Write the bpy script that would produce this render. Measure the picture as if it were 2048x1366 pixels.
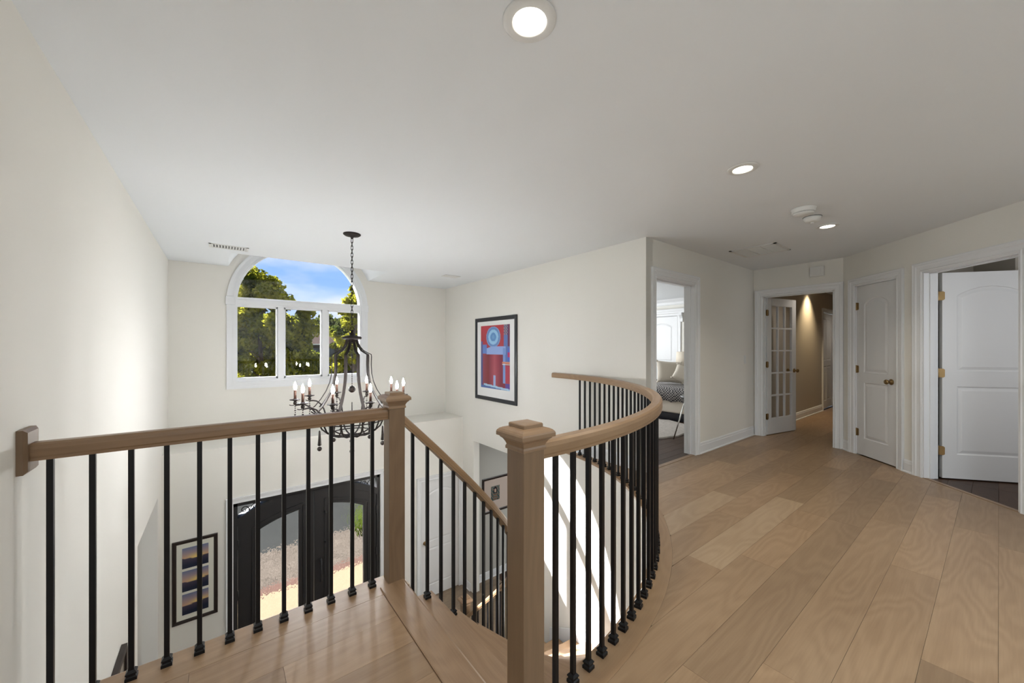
import bpy, bmesh, math, random
import numpy as np
from mathutils import Vector, Matrix
from mathutils.geometry import tessellate_polygon
from math import sin, cos, pi, radians, sqrt, hypot, atan2
random.seed(7)
for o in list(bpy.data.objects): bpy.data.objects.remove(o)
scn = bpy.context.scene
COL = scn.collection

# ---------------------------------------------------------------- camera, sky, sun, added fill lights, exposure
YAW = 0.6583; EYE = 1.294
cd = bpy.data.cameras.new('camera'); cam = bpy.data.objects.new('camera', cd); COL.objects.link(cam)
cam.location = (0, 0, EYE); cam.rotation_euler = (pi/2, 0, -YAW)
cd.sensor_width = 36; cd.lens = 752.9/2048*36; cd.shift_y = 11.9/2048; cd.clip_start = 0.02; cd.clip_end = 500
scn.camera = cam
scn.view_settings.view_transform = 'Standard'; scn.view_settings.look = 'None'
scn.view_settings.exposure = 1.13; scn.view_settings.gamma = 1.0; scn.view_settings.use_curve_mapping = False

def mk_world():
    w = bpy.data.worlds.new('sky'); scn.world = w; w.use_nodes = True
    nt = w.node_tree; N = nt.nodes; L = nt.links; N.clear()
    out = N.new('ShaderNodeOutputWorld'); bg = N.new('ShaderNodeBackground'); L.new(bg.outputs[0], out.inputs[0])
    tc = N.new('ShaderNodeTexCoord'); sp = N.new('ShaderNodeSeparateXYZ'); L.new(tc.outputs['Generated'], sp.inputs[0])
    rp = N.new('ShaderNodeValToRGB'); L.new(sp.outputs[2], rp.inputs[0])
    e = rp.color_ramp.elements
    e[0].position = 0.0; e[0].color = (0.60, 0.72, 0.98, 1)
    e[1].position = 1.0; e[1].color = (0.10, 0.26, 0.75, 1)
    a = rp.color_ramp.elements.new(0.12); a.color = (0.33, 0.54, 0.97, 1)
    a = rp.color_ramp.elements.new(0.25); a.color = (0.20, 0.40, 0.92, 1)
    mp = N.new('ShaderNodeMapping'); mp.inputs['Scale'].default_value = (2.2, 2.2, 6.0); mp.inputs['Location'].default_value = (0.35, 0.2, 0.1)
    L.new(tc.outputs['Generated'], mp.inputs[0])
    no = N.new('ShaderNodeTexNoise'); no.inputs['Scale'].default_value = 1.6; no.inputs['Detail'].default_value = 5; L.new(mp.outputs[0], no.inputs[0])
    cr = N.new('ShaderNodeValToRGB'); cr.color_ramp.elements[0].position = 0.45; cr.color_ramp.elements[1].position = 0.70
    L.new(no.outputs[0], cr.inputs[0])
    mx = N.new('ShaderNodeMixRGB'); mx.inputs[2].default_value = (0.84, 0.86, 0.99, 1)
    L.new(cr.outputs[0], mx.inputs[0]); L.new(rp.outputs[0], mx.inputs[1]); L.new(mx.outputs[0], bg.inputs[0])
    bg.inputs[1].default_value = 0.56
mk_world()

def lamp(name, kind, loc, energy, color=(1, 1, 1), **kw):
    l = bpy.data.lights.new(name, kind); l.energy = energy; l.color = color
    for k, v in kw.items(): setattr(l, k, v)
    o = bpy.data.objects.new(name, l); o.location = loc; COL.objects.link(o); return o
def aim(o, d): o.rotation_euler = Vector(d).to_track_quat('-Z', 'Y').to_euler()
SUN = lamp('sun', 'SUN', (-8, 20, 14), 19.0, (0.99, 0.99, 1.0), angle=radians(0.6)); aim(SUN, (0.611, -1.0, -0.85))
XL_ = -0.545
a_ = lamp('hall_ceiling_light', 'AREA', (1.9, -1.55, 2.42), 40, (0.78, 0.90, 1.0), shape='RECTANGLE', size=3.6, size_y=1.4); aim(a_, (0, -0.2, -1))  # unseen soft fill added to brighten the rear hall, not a fixture
a_ = lamp('rear_window_light', 'AREA', (XL_+.04, -1.6, 1.45), 16, (0.84, 0.93, 1.0), shape='RECTANGLE', size=1.6, size_y=1.6); aim(a_, (1, 0.12, 0.05))  # fill added out of view on the left rear wall; no window built
a_ = lamp('right_room_fill', 'AREA', (4.75, -1.55, 1.5), 6.5, (0.95, 0.97, 1.0), shape='RECTANGLE', size=0.7, size_y=1.2); aim(a_, (.65, 1, -0.1))  # added fill that brightens the open door from inside the dark room
a_ = lamp('foyer_room_fill', 'AREA', (-2.9, 4.9, -1.5), 10, (0.95, 0.98, 1.0), shape='RECTANGLE', size=2.4, size_y=1.6); aim(a_, (1, 0, 0))  # soft fill put into the unseen left side room
a_ = lamp('lower_hall_fill', 'AREA', (1.2, -2.4, -1.6), 7, (0.90, 0.95, 1.0), shape='RECTANGLE', size=3.0, size_y=1.8); aim(a_, (0, 1, 0))  # added fill under the landing, brightens the lower foyer
a_ = lamp('dining_room_fill', 'AREA', (5.2, 3.6, -0.4), 22, (0.95, 0.98, 1.0), shape='RECTANGLE', size=1.6, size_y=1.2); aim(a_, (0, 0.3, -1))  # fill added to lift the framed picture in the lower room
a_ = lamp('bedroom_window_light', 'AREA', (6.2, 6.0, 1.6), 34, (0.95, 0.98, 1.0), shape='RECTANGLE', size=2.4, size_y=1.4); aim(a_, (0.35, -1, -0.1))  # bedroom fill added out of view; no window stands here

# ---------------------------------------------------------------- materials
def nodes(name):
    m = bpy.data.materials.new(name); m.use_nodes = True
    nt = m.node_tree; b = nt.nodes['Principled BSDF']; return m, nt, b
def S(c): return tuple(((x/255)/12.92 if x/255 <= 0.04045 else ((x/255+0.055)/1.055)**2.4) for x in c) + (1,)
def plain(name, col, rough=0.5, metal=0.0, bump=0.0, bscale=60, spec=0.5, var=0.0):
    m, nt, b = nodes(name); N = nt.nodes; L = nt.links
    b.inputs['Base Color'].default_value = (*col[:3], 1); b.inputs['Roughness'].default_value = rough
    b.inputs['Metallic'].default_value = metal; b.inputs['Specular IOR Level'].default_value = spec
    if bump or var:
        tc = N.new('ShaderNodeTexCoord'); no = N.new('ShaderNodeTexNoise'); no.inputs['Scale'].default_value = bscale; no.inputs['Detail'].default_value = 3
        L.new(tc.outputs['Object'], no.inputs[0])
        if bump:
            bp = N.new('ShaderNodeBump'); bp.inputs['Strength'].default_value = bump; bp.inputs['Distance'].default_value = 0.004
            L.new(no.outputs[0], bp.inputs['Height']); L.new(bp.outputs[0], b.inputs['Normal'])
        if var:
            mr = N.new('ShaderNodeMapRange'); mr.inputs[3].default_value = 1-var; mr.inputs[4].default_value = 1+var; L.new(no.outputs[0], mr.inputs[0])
            mx = N.new('ShaderNodeVectorMath'); mx.operation = 'SCALE'; mx.inputs[0].default_value = col[:3]; L.new(mr.outputs[0], mx.inputs['Scale']); L.new(mx.outputs[0], b.inputs['Base Color'])
    return m
def emit(name, col, s):
    m, nt, b = nodes(name); nt.nodes.remove(b); e = nt.nodes.new('ShaderNodeEmission'); e.inputs[0].default_value = (*col[:3], 1); e.inputs[1].default_value = s
    nt.links.new(e.outputs[0], nt.nodes['Material Output'].inputs[0]); return m
def wood(name, c1, c2, axis='x', rough=0.38, tint=0.12, coord='Object', grain=1.0, spec=0.5):
    """oak: long streaks along one axis, wandering growth lines, per-object tint"""
    m, nt, b = nodes(name); N = nt.nodes; L = nt.links
    tc = N.new('ShaderNodeTexCoord'); oi = N.new('ShaderNodeObjectInfo')
    off = N.new('ShaderNodeVectorMath'); off.operation = 'SCALE'; off.inputs[0].default_value = (37.0, 53.0, 19.0); L.new(oi.outputs['Random'], off.inputs['Scale'])
    add = N.new('ShaderNodeVectorMath'); L.new(tc.outputs[coord], add.inputs[0]); L.new(off.outputs[0], add.inputs[1])
    def mapping(sl, sc):
        mp = N.new('ShaderNodeMapping'); v = {'x': (sl, sc, sc), 'y': (sc, sl, sc), 'z': (sc, sc, sl)}[axis]; mp.inputs['Scale'].default_value = v
        L.new(add.outputs[0], mp.inputs[0]); return mp
    n1 = N.new('ShaderNodeTexNoise'); n1.inputs['Scale'].default_value = 1; n1.inputs['Detail'].default_value = 2; n1.inputs['Roughness'].default_value = 0.45
    L.new(mapping(1.0, 4.2).outputs[0], n1.inputs[0])
    mul = N.new('ShaderNodeMath'); mul.operation = 'MULTIPLY'; mul.inputs[1].default_value = 85.0; L.new(n1.outputs[0], mul.inputs[0])
    sn = N.new('ShaderNodeMath'); sn.operation = 'SINE'; L.new(mul.outputs[0], sn.inputs[0])
    n2 = N.new('ShaderNodeTexNoise'); n2.inputs['Scale'].default_value = 1; n2.inputs['Detail'].default_value = 4; L.new(mapping(6, 150).outputs[0], n2.inputs[0])
    n3 = N.new('ShaderNodeTexNoise'); n3.inputs['Scale'].default_value = 1; n3.inputs['Detail'].default_value = 2; L.new(mapping(0.9, 3.0).outputs[0], n3.inputs[0])
    mA = N.new('ShaderNodeMapRange'); mA.inputs[1].default_value = -1; mA.inputs[2].default_value = 1; mA.inputs[3].default_value = 0; mA.inputs[4].default_value = 0.26*grain; L.new(sn.outputs[0], mA.inputs[0])
    mB = N.new('ShaderNodeMapRange'); mB.inputs[1].default_value = 0.25; mB.inputs[2].default_value = 0.75; mB.inputs[3].default_value = 0; mB.inputs[4].default_value = 0.30*grain; L.new(n2.outputs[0], mB.inputs[0])
    mC = N.new('ShaderNodeMapRange'); mC.inputs[1].default_value = 0.25; mC.inputs[2].default_value = 0.75; mC.inputs[3].default_value = 0; mC.inputs[4].default_value = 0.42; L.new(n3.outputs[0], mC.inputs[0])
    s1 = N.new('ShaderNodeMath'); L.new(mA.outputs[0], s1.inputs[0]); L.new(mB.outputs[0], s1.inputs[1])
    s2 = N.new('ShaderNodeMath'); L.new(s1.outputs[0], s2.inputs[0]); L.new(mC.outputs[0], s2.inputs[1])
    mx = N.new('ShaderNodeMixRGB'); mx.inputs[1].default_value = (*c1[:3], 1); mx.inputs[2].default_value = (*c2[:3], 1); L.new(s2.outputs[0], mx.inputs[0])
    tr = N.new('ShaderNodeMapRange'); tr.inputs[3].default_value = 1-tint; tr.inputs[4].default_value = 1+tint; L.new(oi.outputs['Random'], tr.inputs[0])
    sc = N.new('ShaderNodeVectorMath'); sc.operation = 'SCALE'; L.new(mx.outputs[0], sc.inputs[0]); L.new(tr.outputs[0], sc.inputs['Scale'])
    L.new(sc.outputs[0], b.inputs['Base Color'])
    b.inputs['Roughness'].default_value = rough; b.inputs['Specular IOR Level'].default_value = spec
    bp = N.new('ShaderNodeBump'); bp.inputs['Strength'].default_value = 0.12; bp.inputs['Distance'].default_value = 0.001; L.new(n2.outputs[0], bp.inputs['Height']); L.new(bp.outputs[0], b.inputs['Normal'])
    return m
M = {}
M['wall'] = plain('cream wall paint', (0.79, 0.77, 0.715), 0.85, bump=0.03, bscale=250, spec=0.2)
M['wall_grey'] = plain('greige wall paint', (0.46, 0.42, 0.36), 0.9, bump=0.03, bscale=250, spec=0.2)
M['wall_room'] = plain('grey wall paint', (0.48, 0.47, 0.43), 0.9, spec=0.2)
M['ceiling'] = plain('white ceiling paint', (0.83, 0.855, 0.875), 0.95, spec=0.1)
M['trim'] = plain('white gloss trim', (0.78, 0.79, 0.80), 0.32, spec=0.4)
M['door'] = plain('white door paint', (0.72, 0.72, 0.72), 0.38, bump=0.05, bscale=400, spec=0.4)
OAK1 = (0.365, 0.245, 0.145); OAK2 = (0.225, 0.137, 0.074)
M['oak_pale'] = wood('pale oak board', (0.43, 0.31, 0.195), (0.31, 0.205, 0.12), 'x', 0.36, 0.03)
M['oak_x'] = wood('oak floor', OAK1, OAK2, 'x', 0.36, 0.16)
M['oak_y'] = wood('oak board y', (0.36, 0.235, 0.14), (0.22, 0.135, 0.075), 'y', 0.36, 0.06)
M['oak_tread'] = wood('oak tread', (0.36, 0.235, 0.14), (0.22, 0.135, 0.075), 'x', 0.36, 0.06)
M['oak_z'] = wood('oak post', (0.24, 0.158, 0.094), (0.15, 0.092, 0.052), 'z', 0.42, 0.04, grain=0.7)
M['oak_uv'] = wood('oak rail', (0.37, 0.24, 0.135), (0.23, 0.135, 0.07), 'x', 0.36, 0.03, coord='UV', grain=0.8)
M['oak_rail'] = wood('oak straight rail', (0.30, 0.185, 0.10), (0.18, 0.105, 0.055), 'x', 0.36, 0.03, coord='UV', grain=0.8)
M['darkwood'] = wood('dark stained floor', (0.075, 0.040, 0.022), (0.035, 0.018, 0.011), 'x', 0.45, 0.15, spec=.3)
M['foyerwood'] = wood('foyer oak floor', (0.27, 0.20, 0.13), (0.17, 0.12, 0.08), 'x', 0.35, 0.12)
M['subfloor'] = plain('dark joint base', (0.10, 0.065, 0.04), 0.9)
M['iron'] = plain('black iron', (0.005, 0.005, 0.006), 0.35, metal=0.0, spec=0.3)
M['bronze'] = plain('dark bronze iron', (0.012, 0.007, 0.005), 0.55, metal=0.0, bump=0.1, bscale=80, spec=0.3)
M['rust'] = plain('candle sleeve bronze', (0.07, 0.028, 0.016), 0.5, metal=0.3)
M['crystal'] = plain('smoky bead', (0.03, 0.02, 0.018), 0.08, spec=0.8)
M['brass'] = plain('antique brass', (0.30, 0.20, 0.095), 0.32, metal=1.0)
M['doorblack'] = plain('front door black iron', (0.022, 0.021, 0.022), 0.45, bump=0.05, bscale=200)
M['white'] = plain('white plastic', (0.75, 0.75, 0.73), 0.45)
M['ventdark'] = plain('vent dark gap', (0.05, 0.05, 0.05), 0.9)
M['black'] = plain('black frame', (0.012, 0.014, 0.02), 0.3)
M['espresso'] = plain('espresso frame', (0.020, 0.011, 0.008), 0.35)
M['mat'] = plain('picture mat', (0.80, 0.80, 0.79), 0.8)
M['matcream'] = plain('cream mat', (0.70, 0.69, 0.60), 0.8)
M['matpink'] = plain('blush mat', (0.52, 0.43, 0.37), 0.8)
M['silver'] = plain('brushed silver', (0.6, 0.6, 0.58), 0.25, metal=1.0)
M['linen'] = plain('linen', (0.72, 0.66, 0.57), 0.95, bump=0.3, bscale=300)
M['shade'] = plain('lamp shade fabric', (0.80, 0.72, 0.60), 0.9)
M['lampglow'] = emit('downlight glow', (1.0, 0.93, 0.78), 6.0)
M['flame'] = emit('flame bulb', (0.97, 0.98, 1.0), 205.0)
M['bark'] = plain('bark', (0.075, 0.055, 0.04), 0.95, bump=0.5, bscale=20)
M['stem'] = plain('dark stem', (0.03, 0.03, 0.02), 0.9)

def glassmat():
    m, nt, b = nodes('window glass'); N = nt.nodes; L = nt.links; N.remove(b)
    t = N.new('ShaderNodeBsdfTransparent'); g = N.new('ShaderNodeBsdfGlossy'); g.inputs['Roughness'].default_value = 0.0
    f = N.new('ShaderNodeLayerWeight'); pw = N.new('ShaderNodeMath'); pw.operation = 'POWER'; pw.inputs[1].default_value = 5.0; L.new(f.outputs['Facing'], pw.inputs[0])
    ma = N.new('ShaderNodeMath'); ma.operation = 'MULTIPLY_ADD'; ma.inputs[1].default_value = 0.9; ma.inputs[2].default_value = 0.03; L.new(pw.outputs[0], ma.inputs[0]); mx = N.new('ShaderNodeMixShader')
    L.new(ma.outputs[0], mx.inputs[0]); L.new(t.outputs[0], mx.inputs[1]); L.new(g.outputs[0], mx.inputs[2]); L.new(mx.outputs[0], N['Material Output'].inputs[0]); return m
M['glass'] = glassmat()
def rippleglass():
    m, nt, b = nodes('rippled door glass'); N = nt.nodes; L = nt.links; N.remove(b)
    g = N.new('ShaderNodeBsdfRefraction'); g.inputs['Roughness'].default_value = 0.0; g.inputs['IOR'].default_value = 1.10
    gl = N.new('ShaderNodeBsdfGlossy'); gl.inputs['Roughness'].default_value = 0.05
    tc = N.new('ShaderNodeTexCoord'); mp = N.new('ShaderNodeMapping'); mp.inputs['Scale'].default_value = (1, 1, 0.55); L.new(tc.outputs['Object'], mp.inputs[0])
    no = N.new('ShaderNodeTexNoise'); no.inputs['Scale'].default_value = 34; no.inputs['Detail'].default_value = 1; L.new(mp.outputs[0], no.inputs[0])
    bp = N.new('ShaderNodeBump'); bp.inputs['Strength'].default_value = 1.0; bp.inputs['Distance'].default_value = 0.016; L.new(no.outputs[0], bp.inputs['Height'])
    L.new(bp.outputs[0], g.inputs['Normal']); L.new(bp.outputs[0], gl.inputs['Normal'])
    mx = N.new('ShaderNodeMixShader'); mx.inputs[0].default_value = 0.001; L.new(g.outputs[0], mx.inputs[1]); L.new(gl.outputs[0], mx.inputs[2]); L.new(mx.outputs[0], N['Material Output'].inputs[0]); return m
M['ripple'] = rippleglass()
def leafmat(name, c1, c2):
    m, nt, b = nodes(name); N = nt.nodes; L = nt.links; N.remove(b)
    tc = N.new('ShaderNodeTexCoord'); no = N.new('ShaderNodeTexNoise'); no.inputs['Scale'].default_value = 1.7; no.inputs['Detail'].default_value = 3; L.new(tc.outputs['Object'], no.inputs[0])
    cr = N.new('ShaderNodeValToRGB'); cr.color_ramp.elements[0].position = 0.35; cr.color_ramp.elements[0].color = (*c1, 1); cr.color_ramp.elements[1].position = 0.65; cr.color_ramp.elements[1].color = (*c2, 1); L.new(no.outputs[0], cr.inputs[0])
    d = N.new('ShaderNodeBsdfDiffuse'); t = N.new('ShaderNodeBsdfTranslucent'); mx = N.new('ShaderNodeMixShader'); mx.inputs[0].default_value = 0.5
    L.new(cr.outputs[0], d.inputs[0]); L.new(cr.outputs[0], t.inputs[0]); L.new(d.outputs[0], mx.inputs[1]); L.new(t.outputs[0], mx.inputs[2]); L.new(mx.outputs[0], N['Material Output'].inputs[0]); return m
M['leaf'] = leafmat('maple leaves', (0.034, 0.048, 0.007), (0.34, 0.32, 0.028))
M['leaf_dark'] = leafmat('distant leaves', (0.03, 0.04, 0.012), (0.075, 0.085, 0.025))
M['blade'] = leafmat('grass blades', (0.05, 0.075, 0.01), (0.11, 0.14, 0.022))
def brickmat():
    m, nt, b = nodes('brick wall'); N = nt.nodes; L = nt.links
    tc = N.new('ShaderNodeTexCoord'); mp = N.new('ShaderNodeMapping'); mp.inputs['Rotation'].default_value = (pi/2, 0, 0); L.new(tc.outputs['Object'], mp.inputs[0])
    br = N.new('ShaderNodeTexBrick'); br.inputs['Scale'].default_value = 3.5; br.inputs['Color1'].default_value = (0.045, 0.027, 0.021, 1); br.inputs['Color2'].default_value = (0.033, 0.021, 0.018, 1); br.inputs['Mortar'].default_value = (0.06, 0.05, 0.045, 1)
    L.new(mp.outputs[0], br.inputs[0]); L.new(br.outputs[0], b.inputs['Base Color']); b.inputs['Roughness'].default_value = 1.0; b.inputs['Specular IOR Level'].default_value = 0.0; return m
M['brick'] = brickmat()
M['shingle'] = plain('roof shingle', (0.055, 0.040, 0.034), 1.0, bump=0.3, bscale=9, var=0.25, spec=0.0)
M['grass'] = plain('lawn', (0.06, 0.075, 0.017), 1.0, bscale=3, var=0.35)
M['asphalt'] = plain('driveway asphalt', (0.020, 0.0205, 0.019), 1.0, bscale=5, var=0.2, spec=0.0)
M['paver'] = plain('beige paver', (0.13, 0.102, 0.066), 1.0, bscale=12, var=0.2, spec=0.0)
M['paver_pink'] = plain('pink brick paver', (0.062, 0.038, 0.030), 1.0, bscale=14, var=0.5, spec=0.0)
M['paver_mix'] = plain('mottled paver', (0.055, 0.046, 0.037), 1.0, bscale=14, var=1.0, spec=0.0)
def blanketmat():
    m, nt, b = nodes('black and white dotted weave'); N = nt.nodes; L = nt.links
    tc = N.new('ShaderNodeTexCoord'); v = N.new('ShaderNodeTexChecker'); v.inputs['Scale'].default_value = 42
    v.inputs[1].default_value = (0.03, 0.03, 0.04, 1); v.inputs[2].default_value = (0.42, 0.40, 0.38, 1)
    L.new(tc.outputs['Object'], v.inputs[0]); L.new(v.outputs[0], b.inputs['Base Color']); b.inputs['Roughness'].default_value = 0.95; return m
M['blanket'] = blanketmat()
M['rug'] = plain('grey shag rug', (0.50, 0.46, 0.42), 1.0, bump=1.0, bscale=30, var=0.35)
def artmat(name):
    m, nt, b = nodes(name); a = nt.nodes.new('ShaderNodeVertexColor'); a.layer_name = 'Col'; nt.links.new(a.outputs[0], b.inputs['Base Color']); b.inputs['Roughness'].default_value = 0.12; b.inputs['Specular IOR Level'].default_value = 0.5; return m
M['art'] = artmat('printed picture')

# ---------------------------------------------------------------- mesh builder
class MB:
    def __init__(s): s.v = []; s.f = []; s.sm = []; s.uv = {}
    def _add(s, vs, fs, smooth=False, mat=None, uvs=None):
        n = len(s.v)
        s.v += [tuple(mat @ Vector(p)) if mat else tuple(p) for p in vs]
        for i, f in enumerate(fs):
            if uvs: s.uv[len(s.f)] = uvs[i]
            s.f.append([n+k for k in f]); s.sm.append(smooth)
        return s
    def box(s, x0, x1, y0, y1, z0, z1, mat=None):
        vs = [(x0, y0, z0), (x1, y0, z0), (x1, y1, z0), (x0, y1, z0), (x0, y0, z1), (x1, y0, z1), (x1, y1, z1), (x0, y1, z1)]
        return s._add(vs, [(0, 3, 2, 1), (4, 5, 6, 7), (0, 1, 5, 4), (1, 2, 6, 5), (2, 3, 7, 6), (3, 0, 4, 7)], False, mat)
    def loft(s, rings, closed=True, caps=True, smooth=False, mat=None, uvs=False):
        n = len(rings[0]); vs = [p for r in rings for p in r]; fs = []; us = []
        L = [0]
        for a, b in zip(rings, rings[1:]): L.append(L[-1] + (Vector(b[0])-Vector(a[0])).length)
        pr = [0]
        for k in range(n): pr.append(pr[-1] + (Vector(rings[0][(k+1) % n])-Vector(rings[0][k])).length)
        for i in range(len(rings)-1):
            for k in range(n if closed else n-1):
                k2 = (k+1) % n
                fs.append((i*n+k, i*n+k2, (i+1)*n+k2, (i+1)*n+k)); us.append([(L[i], pr[k]), (L[i], pr[k+1]), (L[i+1], pr[k+1]), (L[i+1], pr[k])])
        if caps and closed:
            fs.append(tuple(reversed(range(n)))); us.append([(p[0]*.1, p[1]) for p in reversed(rings[0])])
            fs.append(tuple((len(rings)-1)*n+k for k in range(n))); us.append([(p[0]*.1, p[1]) for p in rings[-1]])
        return s._add(vs, fs, smooth, mat, us if uvs else None)
    def lathe(s, prof, seg=16, mat=None, smooth=True):
        rings = [[(r*cos(2*pi*k/seg), r*sin(2*pi*k/seg), z) for k in range(seg)] for r, z in prof]
        return s.loft(rings, True, True, smooth, mat)
    def tube(s, pts, r, seg=8, mat=None, smooth=True, uvs=False):
        rr = r if isinstance(r, (list, tuple)) else [r]*len(pts)
        P = [Vector(p) for p in pts]; rings = []; pu = None
        for i, p in enumerate(P):
            t = (P[min(i+1, len(P)-1)]-P[max(i-1, 0)]).normalized()
            if pu is None: pu = t.orthogonal().normalized()
            u = (pu - t*pu.dot(t)); u = u.normalized() if u.length > 1e-6 else t.orthogonal().normalized(); pu = u
            w = t.cross(u); rings.append([tuple(p + (u*cos(2*pi*k/seg)+w*sin(2*pi*k/seg))*rr[i]) for k in range(seg)])
        return s.loft(rings, True, True, smooth, mat, uvs)
    def sweep(s, pts, prof, smooth=False, uvs=True, mat=None):
        """profile (a across, b up) carried along pts, kept upright"""
        P = [Vector(p) for p in pts]; rings = []
        for i, p in enumerate(P):
            t = (P[min(i+1, len(P)-1)]-P[max(i-1, 0)]); h = Vector((t.x, t.y, 0)).normalized(); sd = Vector((h.y, -h.x, 0))
            rings.append([tuple(p + sd*a + Vector((0, 0, b))) for a, b in prof])
        return s.loft(rings, True, True, smooth, mat, uvs)
    def prism(s, poly, z0, z1, mat=None, axis='z'):
        n = len(poly)
        f = (lambda p, z: (p[0], p[1], z)) if axis == 'z' else (lambda p, z: (p[0], z, p[1]))
        vs = [f(p, z0) for p in poly]+[f(p, z1) for p in poly]
        tri = tessellate_polygon([[Vector((p[0], p[1], 0)) for p in poly]])
        fs = [tuple(t) for t in tri]+[tuple(n+k for k in reversed(t)) for t in tri]+[(k, (k+1) % n, n+(k+1) % n, n+k) for k in range(n)]
        return s._add(vs, fs, False, mat)
    def sphere(s, c, r, seg=12, rings=8, sc=(1, 1, 1), mat=None):
        rg = []
        for i in range(rings+1):
            a = -pi/2+pi*i/rings; rr = max(cos(a), 0.002)*r
            rg.append([(c[0]+rr*cos(2*pi*k/seg)*sc[0], c[1]+rr*sin(2*pi*k/seg)*sc[1], c[2]+sin(a)*r*sc[2]) for k in range(seg)])
        return s.loft(rg, True, True, True, mat)
    def mesh(s, name, mat, fix=True):
        me = bpy.data.meshes.new(name); me.from_pydata(s.v, [], s.f); me.materials.append(mat)
        me.polygons.foreach_set('use_smooth', s.sm)
        if s.uv:
            ul = me.uv_layers.new(name='UVMap')
            for i, u in s.uv.items():
                for li, q in zip(me.polygons[i].loop_indices, u): ul.data[li].uv = q
        if fix:
            bm = bmesh.new(); bm.from_mesh(me); bmesh.ops.recalc_face_normals(bm, faces=bm.faces); bm.to_mesh(me); bm.free()
        return me
    def build(s, name, mat, parent=None, loc=(0, 0, 0), rz=0, bevel=0):
        if isinstance(mat, str): mat = M[mat]
        o = bpy.data.objects.new(name, s.mesh(name, mat)); COL.objects.link(o); o.location = loc; o.rotation_euler = (0, 0, rz)
        if parent: o.parent = parent
        if bevel:
            b = o.modifiers.new('edge', 'BEVEL'); b.width = bevel; b.segments = 2; b.limit_method = 'ANGLE'; b.angle_limit = radians(40)
        return o
def thing(name, label, cat, loc=(0, 0, 0), rz=0, group=None):
    o = bpy.data.objects.new(name, None); COL.objects.link(o); o.empty_display_size = 0.1
    o.location = loc; o.rotation_euler = (0, 0, rz); o['label'] = label; o['category'] = cat
    if group: o['group'] = group
    return o
def tag(o, label, cat, group=None, kind=None):
    o['label'] = label; o['category'] = cat
    if group: o['group'] = group
    if kind: o['kind'] = kind
    return o
def struct(o, label=None):
    o['kind'] = 'structure'
    if label: o['label'] = label; o['category'] = o.name.split('_')[0].split('.')[0]
    return o
def copy_part(o, parent):
    c = o.copy(); COL.objects.link(c); c.parent = parent; return c
def tri_face(mb, loops, mat=None, flip=False):
    """flat face in the local x-z plane with holes: loops of (x, y, z)"""
    pts = [p for l in loops for p in l]
    tri = tessellate_polygon([[Vector((p[0], p[2], 0)) for p in l] for l in loops])
    mb._add(pts, [tuple(t) for t in tri], False, mat)

# ---------------------------------------------------------------- measures of the place
XL, XR, YB, YW, XF, DC = -0.545, 3.479, 6.629, 2.232, 6.264, 5.053   # left wall, painting wall, window wall, bedroom wall, french door wall, diagonal x-y
ZC, ZL, YF, ZS = 2.437, -2.992, 5.955, 0.034                          # ceiling, lower floor, front-door wall, plant shelf
CX, CY, RB = 0.97, 3.48, 2.475                                        # stair centre, curved baluster line
R_IN, R_EDGE, R_BAND, R_WALL = 1.41, 2.43, 2.565, 2.452
A0, DA, RISE = -95.4, 7.35, 0.187
def pol(r, deg, z=0): return (CX+r*cos(radians(deg)), CY+r*sin(radians(deg)), z)

# ---------------------------------------------------------------- walls
def wall(name, p0, p1, z0, z1, th, holes=(), mat='wall', label=None):
    d = Vector((p1[0]-p0[0], p1[1]-p0[1])); L = d.length; rz = atan2(d.y, d.x); mb = MB()
    xs = sorted({0, L, *[h[0] for h in holes], *[h[1] for h in holes]})
    for a, b in zip(xs, xs[1:]):
        hs = sorted([(h[2], h[3]) for h in holes if h[0] < (a+b)/2 < h[1]]); z = z0
        for h in hs:
            if h[0] > z+1e-4: mb.box(a, b, 0, th, z, h[0])
            z = h[1]
        if z < z1: mb.box(a, b, 0, th, z, z1)
    return struct(mb.build(name, mat, None, (p0[0], p0[1], 0), rz))
S2 = sqrt(2)
wall('wall_left', (XL, -2.6), (XL, 6.83), ZL, 3.2, 0.13, [(4.355+2.6, 5.62+2.6, ZL, -0.352)])
# painting wall: lower part with wide opening, upper part solid
wall('wall_right', (XR, 6.83), (XR, YW), ZL, 3.2, 0.121, [(6.83-5.595, 6.83-4.355, ZL, -0.333)])
wall('wall_bedroom', (XR+0.0005, YW), (XF+0.12, YW), -0.3, ZC+0.1, 0.12, [(3.645-XR, 4.51-XR, -0.3, 2.05)])
wall('wall_french_door', (XF, YW-0.001), (XF, 1.19), -0.3, ZC+0.1, 0.115, [(0.115, 0.935, -0.3, 2.045)])
# diagonal wall: s runs from (XF, XF-DC) towards lower left
DS = lambda x: (XF-x)*S2
wall('wall_diagonal', (XF+0.02, XF+0.02-DC), (4.15, 4.15-DC), -0.3, ZC+0.1, 0.115, [(DS(6.127)+.0283, DS(5.715)+.0283, -0.3, 2.045), (DS(5.515)+.0283, DS(4.945)+.0283, -0.3, 2.045)])
wall('wall_right_rear', (4.15, 4.15-DC), (4.15, -2.6), -0.3, ZC+0.1, 0.115)
wall('wall_rear', (4.3, -2.6), (XL-0.13, -2.6), ZL, ZC+0.1, 0.12)
# french-door corridor
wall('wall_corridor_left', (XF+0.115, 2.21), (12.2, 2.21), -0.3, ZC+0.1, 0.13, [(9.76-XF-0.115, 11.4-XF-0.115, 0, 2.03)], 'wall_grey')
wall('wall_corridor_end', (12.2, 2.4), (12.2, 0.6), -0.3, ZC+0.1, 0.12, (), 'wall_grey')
wall('wall_corridor_right', (12.2, 1.0), (XF+0.1, 1.0), -0.3, ZC+0.1, 0.12, (), 'wall_grey')
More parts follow.
